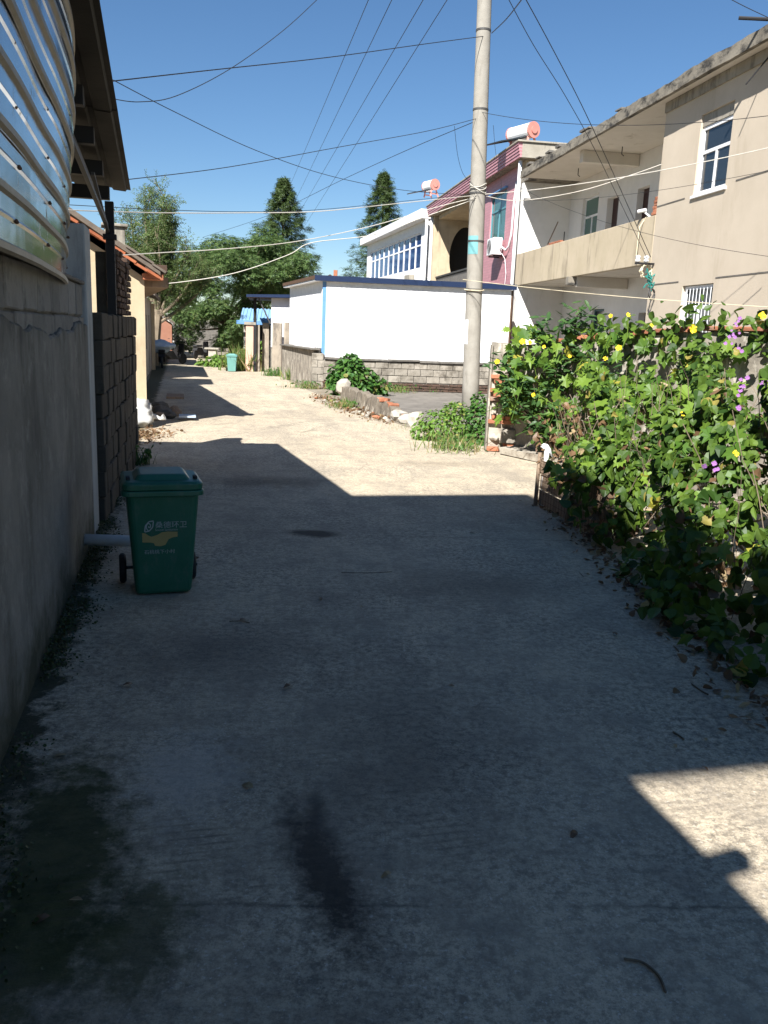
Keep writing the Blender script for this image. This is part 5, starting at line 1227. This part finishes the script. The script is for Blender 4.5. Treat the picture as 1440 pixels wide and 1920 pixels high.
def conifer(label, base, H_, rb, n_, seed):
    t = thing('conifer', label, 'tree', base, 0, tuple(base)); MB().tube([base, base+Vector((0,0,H_*.97))], [.22,.02], 8).build('trunk', 'bark', t)
    P, T, N = [], [], []; r_ = random.Random(seed); nb = 190
    for i in range(nb):
        f_ = (i/nb)**.9; z = H_*(.10+.89*f_); L = rb*(1-f_)**.9*r_.choice((.6,.8,1.,1.1,1.25))+.04+.10*min(1, (1-f_)*6); a = i*2.399+r_.uniform(-.3,.3)
        for k_ in range(int(n_/nb)):
            g_ = r_.random()**.55; x = L*g_; zz = z+x*.25-.18*x*x/max(L,.3)+r_.gauss(0,.10)
            P.append((base.x+math.cos(a)*x+r_.gauss(0,.06+.08*(1-f_)), base.y+math.sin(a)*x+r_.gauss(0,.11), zz)); T.append((math.cos(a)+r_.gauss(0,.4), math.sin(a)+r_.gauss(0,.4), r_.uniform(-.5,.5))); N.append((r_.gauss(0,.4)+math.cos(a)*.3, r_.gauss(0,.4)+math.sin(a)*.3, 1))
    leaves('crown', T_NEEDLE, P, N, T, rng.uniform(.22, .42, len(P)), 'leaf_conifer', t, 'stuff')
q = atY(528, 600, 60); ht = atY(528, 333, 60).z; conifer('pointed conifer rising behind the locust tree', Vector((q.x, 60, 0)), ht, 4.1, 13000, 1)
q = atY(703, 600, 66); ht = atY(716, 322, 66).z; conifer('pointed conifer left of the white house', Vector((q.x+.3, 66, 0)), ht, 3.9, 13000, 2)
# far hedge and the house roof that show between the trunks
k = 5200; P = np.stack([rng.uniform(-30, 12, k), rng.uniform(70, 76, k), rng.uniform(0, 1, k)**.8*3.4], 1); P[:, 2] *= .6+.4*np.sin(P[:, 0]*.7)*np.sin(P[:, 0]*.23+1)
tag(leaves('far_thicket', T_PINNATE, P, rdir(k, .6), rdir(k, .3), rng.uniform(.7, 1.2, k), 'leaf_locust'), 'far green thicket closing the view between the houses', 'thicket', kind='stuff')
q = atY(655, 520, 90)
t = thing('far_house', 'far house roof peeping over the shed left of the conifer', 'house', (q.x-2, 90, 0), 0, (0,0,0))
MB().box(-2, 2, 0, 6, 0, 6.2).build('wall', 'grey_render', t); MB().extr([(-2.3, 6.2), (0, 7.5), (2.3, 6.2)], 'y', -.3, 6.3).build('roof', 'brick_dark', t); MB().box(.2, .6, 2, 2.4, 7.0, 8.1).build('chimney', 'brick_red', t)

# ================================================================ OVERHEAD WIRES
def wire(label, pts, r, mat='wire_black', sag=0., name='overhead_wire', direct=False):
    W = [Vector(p) if direct else atY(*p) for p in pts]; out = []
    if len(W) == 2:
        for i in range(21): f_ = i/20; p = W[0].lerp(W[1], f_); p.z -= sag*4*f_*(1-f_); out.append(p)
    else:
        for i in range(len(W)-1):
            a, b_, c, d = W[max(i-1,0)], W[i], W[i+1], W[min(i+2,len(W)-1)]
            for k_ in range(8): out.append(cat(a, b_, c, d, k_/8))
        out.append(W[-1])
    return tag(MB().tube(out, r*.62, 5).build(name, mat), label, 'wire', 'overhead wires')
def PW(z, dx=0., dy=0.): c_, r_ = pole_at(z); return tuple(c_+Vector((dx*r_*1.08, dy*r_*1.08, 0)))
fx = [(538,362),(548,388),(556,408),(566,432)]
for i, (nx, lab) in enumerate(((700,'leftmost of four parallel power lines running to the far conifer'),(745,'second from left of the four parallel power lines'),(806,'third from left of the four parallel power lines'),(852,'rightmost of the four parallel power lines to the far conifer'))):
    a = atY(nx, -22, 15.5); b_ = atY(*fx[i], 58); d = (a-b_); wire(lab, [tuple(a+d*.5), tuple(b_)], .011, direct=True)
wire('heavy black cable from the tin roof eave up to the pole', [(212,152,9.6),(400,131,11.6),(620,107,14),(800,82,16.3),(907,68,17.75)], .011)
wire('black cable rising from the pole top towards the upper edge', [(922,62,17.8),(950,35,15),(985,-10,12)], .014)
wire('thin black wire drooping from the tin roof to the top edge', [(215,186,9.8),(262,191,10),(330,180,10.5),(430,130,11.5),(530,58,12.4),(600,-6,13)], .008)
wire('thin pale wire sloping from the tin roof eave to the pole', [(212,150,9.6),(330,211,11),(480,282,13),(620,330,15),(760,357,16.6),(893,366,17.75)], .008)
wire('dark wire from behind the tin roof to the middle of the pole', [(236,337,11),(430,313,13),(640,275,15.5),(800,246,17),(895,222,17.8)], .009)
wire('dark service wire from the pole down to the locust tree', [(895,226,17.8),(760,283,22),(640,338,28),(500,405,37),(380,445,44)], .012)
wire('white twin cable crossing level in front of the conifers', [(128,394,10),(300,399,11.5),(460,399,13),(600,396,14.2),(760,380,16),(893,366,17.75)], .011, 'wire_pale')
wire('black wire just above the level white cable', [(128,384,10.2),(300,393,11.7),(460,397,13.2),(600,393,14.4),(760,377,16.2),(893,363,17.8)], .007)
wire('upper white cable crossing the locust tree to the pole', [(190,481,12),(300,474,13),(430,466,14),(560,452,15.2),(700,423,16.5),(820,388,17.4),(893,370,17.75)], .011, 'wire_pale')
wire('lower white cable from the cream house across the locust tree', [(252,534,14.5),(330,530,14.8),(440,512,15.3),(540,478,16),(585,455,16.3),(700,440,17),(800,405,17.5),(895,372,17.78)], .012, 'wire_pale')
wire('upper white cable from the pole to the balcony house', [(910,364,17.8),(1480,268,12.6)], .012, 'wire_pale', .10)
wire('lower white cable from the pole past the balcony', [(912,368,17.8),(960,376,18),(1020,371,18.4),(1100,355,18.8),(1190,326,19),(1262,300,19.0)], .012, 'wire_pale')
wire('left one of the two dark wires down to the balcony insulators', [(948,-12,14),(1000,84,15),(1060,180,16.2),(1120,290,17.2),(1213,484,18.5)], .010)
wire('right one of the two dark wires down to the balcony insulators', [(980,-12,14),(1030,80,15),(1090,196,16.2),(1150,325,17.2),(1220,482,18.4)], .012)
wire('thin dark wire crossing behind the pole above the balcony roof', [(900,210,17.8),(1480,212,12.6)], .008, 'wire_black', .20)
wire('cream rope from the pole across to the lower window', [(868,524,17.6),(1480,578,12.4)], .010, 'rope_cream', .05)
wire('dark wire at the top right corner', [(1350,-12,9),(1400,14,9),(1460,42,9)], .006)
wire('thin dark wire sagging past the balcony parapet', [(975,352,22),(1480,486,12.2)], .006, 'wire_black', .22)
wire('thin wire hanging beside the pole', [(852,236,18),(858,290,18.4),(868,325,18.8),(884,345,19)], .007)
wire('dark wire strand dangling along the pole to the window', [(925,235,17.9),(930,290,20),(940,345,24),(940,420,27)], .007)
wire('faint dark wire over the upper window', [(1000,376,22),(1480,312,12.2)], .006, 'wire_black', .12)
# rope knot on the pole
c_ = Vector(PW(2.66)); tag(MB().tube([Vector(PW(2.66, math.cos(a_)*1.1, math.sin(a_)*1.1))+Vector((0,0,.02*math.sin(a_))) for a_ in np.linspace(0, 6.5, 30)], .014, 6).build('rope_loop', 'rope_cream'), 'cream rope tied round the pole', 'rope')

# ================================================================ THINGS ON THE GROUND
dl = [(602,1127),(680,1140),(548,1288),(450,1165),(1203,1093),(1058,1046),(1241,1195),(1320,1385),(1316,1441),(100,1420),(250,1285),(372,1046),(840,1285),(1080,1560),(735,1640),(130,1690),(95,1720),(1150,1190),(1055,996),(1035,975),(620,930),(880,1000),(475,1480),(1268,1405),(1190,1020)]
mes = [fan([(0,0),(.2,.2),(.25,.5),(.1,.85),(0,1),(-.12,.8),(-.25,.45),(-.18,.2)], .05+.1*k_, .45+.25*k_) for k_ in range(3)]
mes2 = []
for tv, tf in mes:
    me = bpy.data.meshes.new('dead_leaf'); me.from_pydata(tv.tolist(), [], tf); me.materials.append(MATS['leaf_dead']); mes2.append(me)
for i, (x, y) in enumerate(dl):
    p = gnd(x, y); s_ = random.uniform(.035, .06)
    if (x, y) == (1203, 1093): continue
    o = put('dead_leaf', mes2[i % 3], None, (p.x, p.y, .006), rot=(random.uniform(-.25,.25), random.uniform(-.25,.25), random.uniform(0, 6.28)), scale=(s_, s_, s_))
    tag(o, 'small dry curled leaf lying on the shaded concrete lane', 'leaf', 'dry leaves scattered on the lane')
p = gnd(1203, 1093); tag(rock('paper_scrap', (p.x, p.y, .012), .028, 'paper_white', None, .45, 77, 1), 'crumpled white paper scrap on the lane near the vines', 'litter')
def twig(label, pix, r=.004):
    W0_ = [gnd(x, y, .006) for x, y in pix]; W = [cat(W0_[max(i-1,0)], W0_[i], W0_[i+1], W0_[min(i+2,len(W0_)-1)], k_/5) for i in range(len(W0_)-1) for k_ in range(5)]+[W0_[-1]]; tag(MB().tube(W, r, 5).build('twig', 'bark'), label, 'twig', 'twigs on the lane')
twig('long bent twig on the concrete beside the vine foot', [(1250,1175),(1290,1186),(1320,1182),(1350,1178)]); twig('short twig on the lane below the vines', [(1297,1282),(1315,1295),(1328,1302)])
twig('curved dark twig near the bottom of the lane', [(1170,1798),(1205,1805),(1235,1830),(1248,1860)]); twig('thin dark straw in the middle of the lane', [(640,1073),(690,1074),(735,1072)], .0025); twig('small stick on the open lane', [(1262,1372),(1275,1380),(1282,1386)])
twig('pale thin straw on the damp patch', [(232,1687),(239,1670)], .002); twig('small twig left of the lane centre', [(430,1165),(450,1164),(468,1168)], .003)
# rubbish by the cream house corner
q = gnd(283, 802)
t = thing('white_sack', 'crumpled white sack lying at the corner of the cream house', 'sack', (q.x-.28, q.y+.25, 0), R(20), (0,0,0))
o = rock('bag', (0,0,.22), .33, 'white_sack', t, .72, 21, 4)
for v in o.data.vertices:
    q = v.co; k_ = 1+.05*math.sin(q.x*38+q.z*20)+.05*math.sin(q.y*31-q.x*22)+.04*math.sin(q.z*45+q.y*17); v.co = q*k_
for pl in o.data.polygons: pl.use_smooth = True
MB().tube([(.25,-.05,.16),(.36,-.08,.12),(.42,-.1,.16)], [.05,.03,.06], 8).build('knot', 'white_sack', t, rough=.01)
shrub('dry twiggy weeds behind the white sack', (q.x-.35, q.y+.75, 0), [((0,0,.30),(.3,.25,.3))], 160, (.05,.1), [T_LANCE], 'leaf_thin', 'weed', 10)
k = 450; P = np.array([[*gnd(random.gauss(275, 24), random.gauss(816, 7)).xy, random.uniform(.005, .03)] for _ in range(k)])
tag(leaves('leaf_litter', [T_LANCE, T_ROUND], P, rdir(k, 1.6), rdir(k), rng.uniform(.03, .07, k), 'leaf_dead'), 'brown leaf litter in front of the white sack', 'litter', kind='stuff')
k = 700; P = []
for i in range(k):
    f_ = random.random(); a = Vector((-1.7, 22.2, 0)).lerp(Vector((.1, 16.6, 0)), f_); P.append((a.x-abs(random.gauss(.1,.2))+random.gauss(0,.08), a.y+random.gauss(0,.4), random.uniform(.004,.03)))
tag(leaves('leaf_litter', [T_LANCE, T_ROUND], np.array(P), rdir(k, 1.6), rdir(k), rng.uniform(.04, .10, k), 'leaf_dead'), 'brown leaf litter along the crumbling wall', 'litter', kind='stuff')
for i in range(26):
    f_ = random.random(); a = Vector((-1.75, 22.4, 0)).lerp(Vector((.3, 16.2, 0)), f_); tag(rock('rubble_stone', (a.x-.25+random.gauss(0,.12), a.y+random.gauss(0,.25), .02), random.uniform(.03,.08), random.choice(('stone_pale','rubble','brick_red')), None, .6, 100+i, 1), 'small rubble stone strewn along the crumbling wall', 'stone', 'rubble along the crumbling wall')
k = 500; P = []
for i in range(k):
    y = random.uniform(3.4, 8.8); x = 1.95-.02*(y-3.4)**1.2; P.append((x-abs(random.gauss(.0,.13)), y, random.uniform(.004,.02)))
tag(leaves('leaf_litter', [T_LANCE, T_BEAN], np.array(P), rdir(k, 1.6), rdir(k), rng.uniform(.03, .07, k), 'leaf_dead'), 'dry leaf litter along the foot of the vines', 'litter', kind='stuff')
t = street_thing('rubbish_heap', 'dark heap of planks and rubbish in the shade of the cream house', 'rubbish', -.2, 16)
for i, (v, u, r) in enumerate(((-.42,15.7,.13),(-.25,16.0,.16),(-.1,16.5,.12),(-.4,16.6,.2),(-.15,17.1,.14),(-.45,17.4,.2))): rock('lump', (v, u, r*.4), r, 'coping_dark' if i % 2 else 'wood_board', t, .6, 50+i)
MB().box(-.05, .25, 15.6, 15.95, .06, .09).build('board', 'tarp_blue', t)
MB().box(-.3, .05, 17.3, 18.2, .25, .29).build('board', 'wood_board', t)
# parked scooters far down the lane
def scooter(label, loc, rz, covered=None):
    t = thing('scooter', label, 'scooter', loc, rz, (0,0,0), 'scooters parked by the lane')
    prof_w = [(.10,-.045),(.2,-.05),(.24,-.03),(.25,0),(.24,.03),(.2,.05),(.10,.045)]
    for x in (-.6, .6):
        me = MB().lathe(prof_w, (0,0,0), 18).mesh('wheel', 'black_rubber'); put('wheel', me, t, (x, 0, .25), rot=(R(90), 0, 0))
    MB().extr([(-.75,.45),(-.6,.62),(-.1,.6),(.1,.35),(.4,.33),(.5,.9),(.6,.92),(.55,.4),(.35,.22),(-.2,.22),(-.4,.35)], 'y', -.14, .14).build('body', 'steel_dark', t, bevel=.03)
    MB().box(-.7, -.02, -.13, .13, .63, .73).build('seat', 'black_rubber', t, bevel=.04)
    MB().tube([(.52,-.32,1.0),(.56,-.1,.97),(.56,.1,.97),(.52,.32,1.0)], .018, 8).build('handlebar', 'steel_dark', t)
    for s_ in (-1, 1): MB().lathe([(.02,-.01),(.06,0),(.02,.01)], (.55, s_*.28, 1.15), 12).build('mirror', 'glass_dark', t)
    MB().lathe([(.05,-.04),(.08,0),(.05,.04)], (.6, 0, .82), 12).build('headlight', 'insulator_white', t)
    if covered:
        o = rock('cover', (-.1, 0, .85), .55, covered, t, .45, 9, 3)
    return t
scooter('scooter under a pale blue cover behind the cream house', S(-.75, 35.2), R(105), 'tarp_blue'); scooter('dark scooter parked beside the thin tree trunk', S(-.35, 38.5), R(60))
q = gnd(377, 673); scooter('dark scooter parked at the right side of the far lane', (q.x, q.y, 0), R(75))
q = gnd(397, 676); t = thing('stone_block', 'pale square stone block with a slab top at the far lane side', 'stone', (q.x, q.y+.3, 0), 0, (0,0,0)); MB().box(-.2, .2, -.2, .2, 0, .55).build('block', 'stone_pale', t, bevel=.02); MB().box(-.38, .35, -.3, .3, .554, .64).build('slab', 'dirty_concrete', t, bevel=.02)
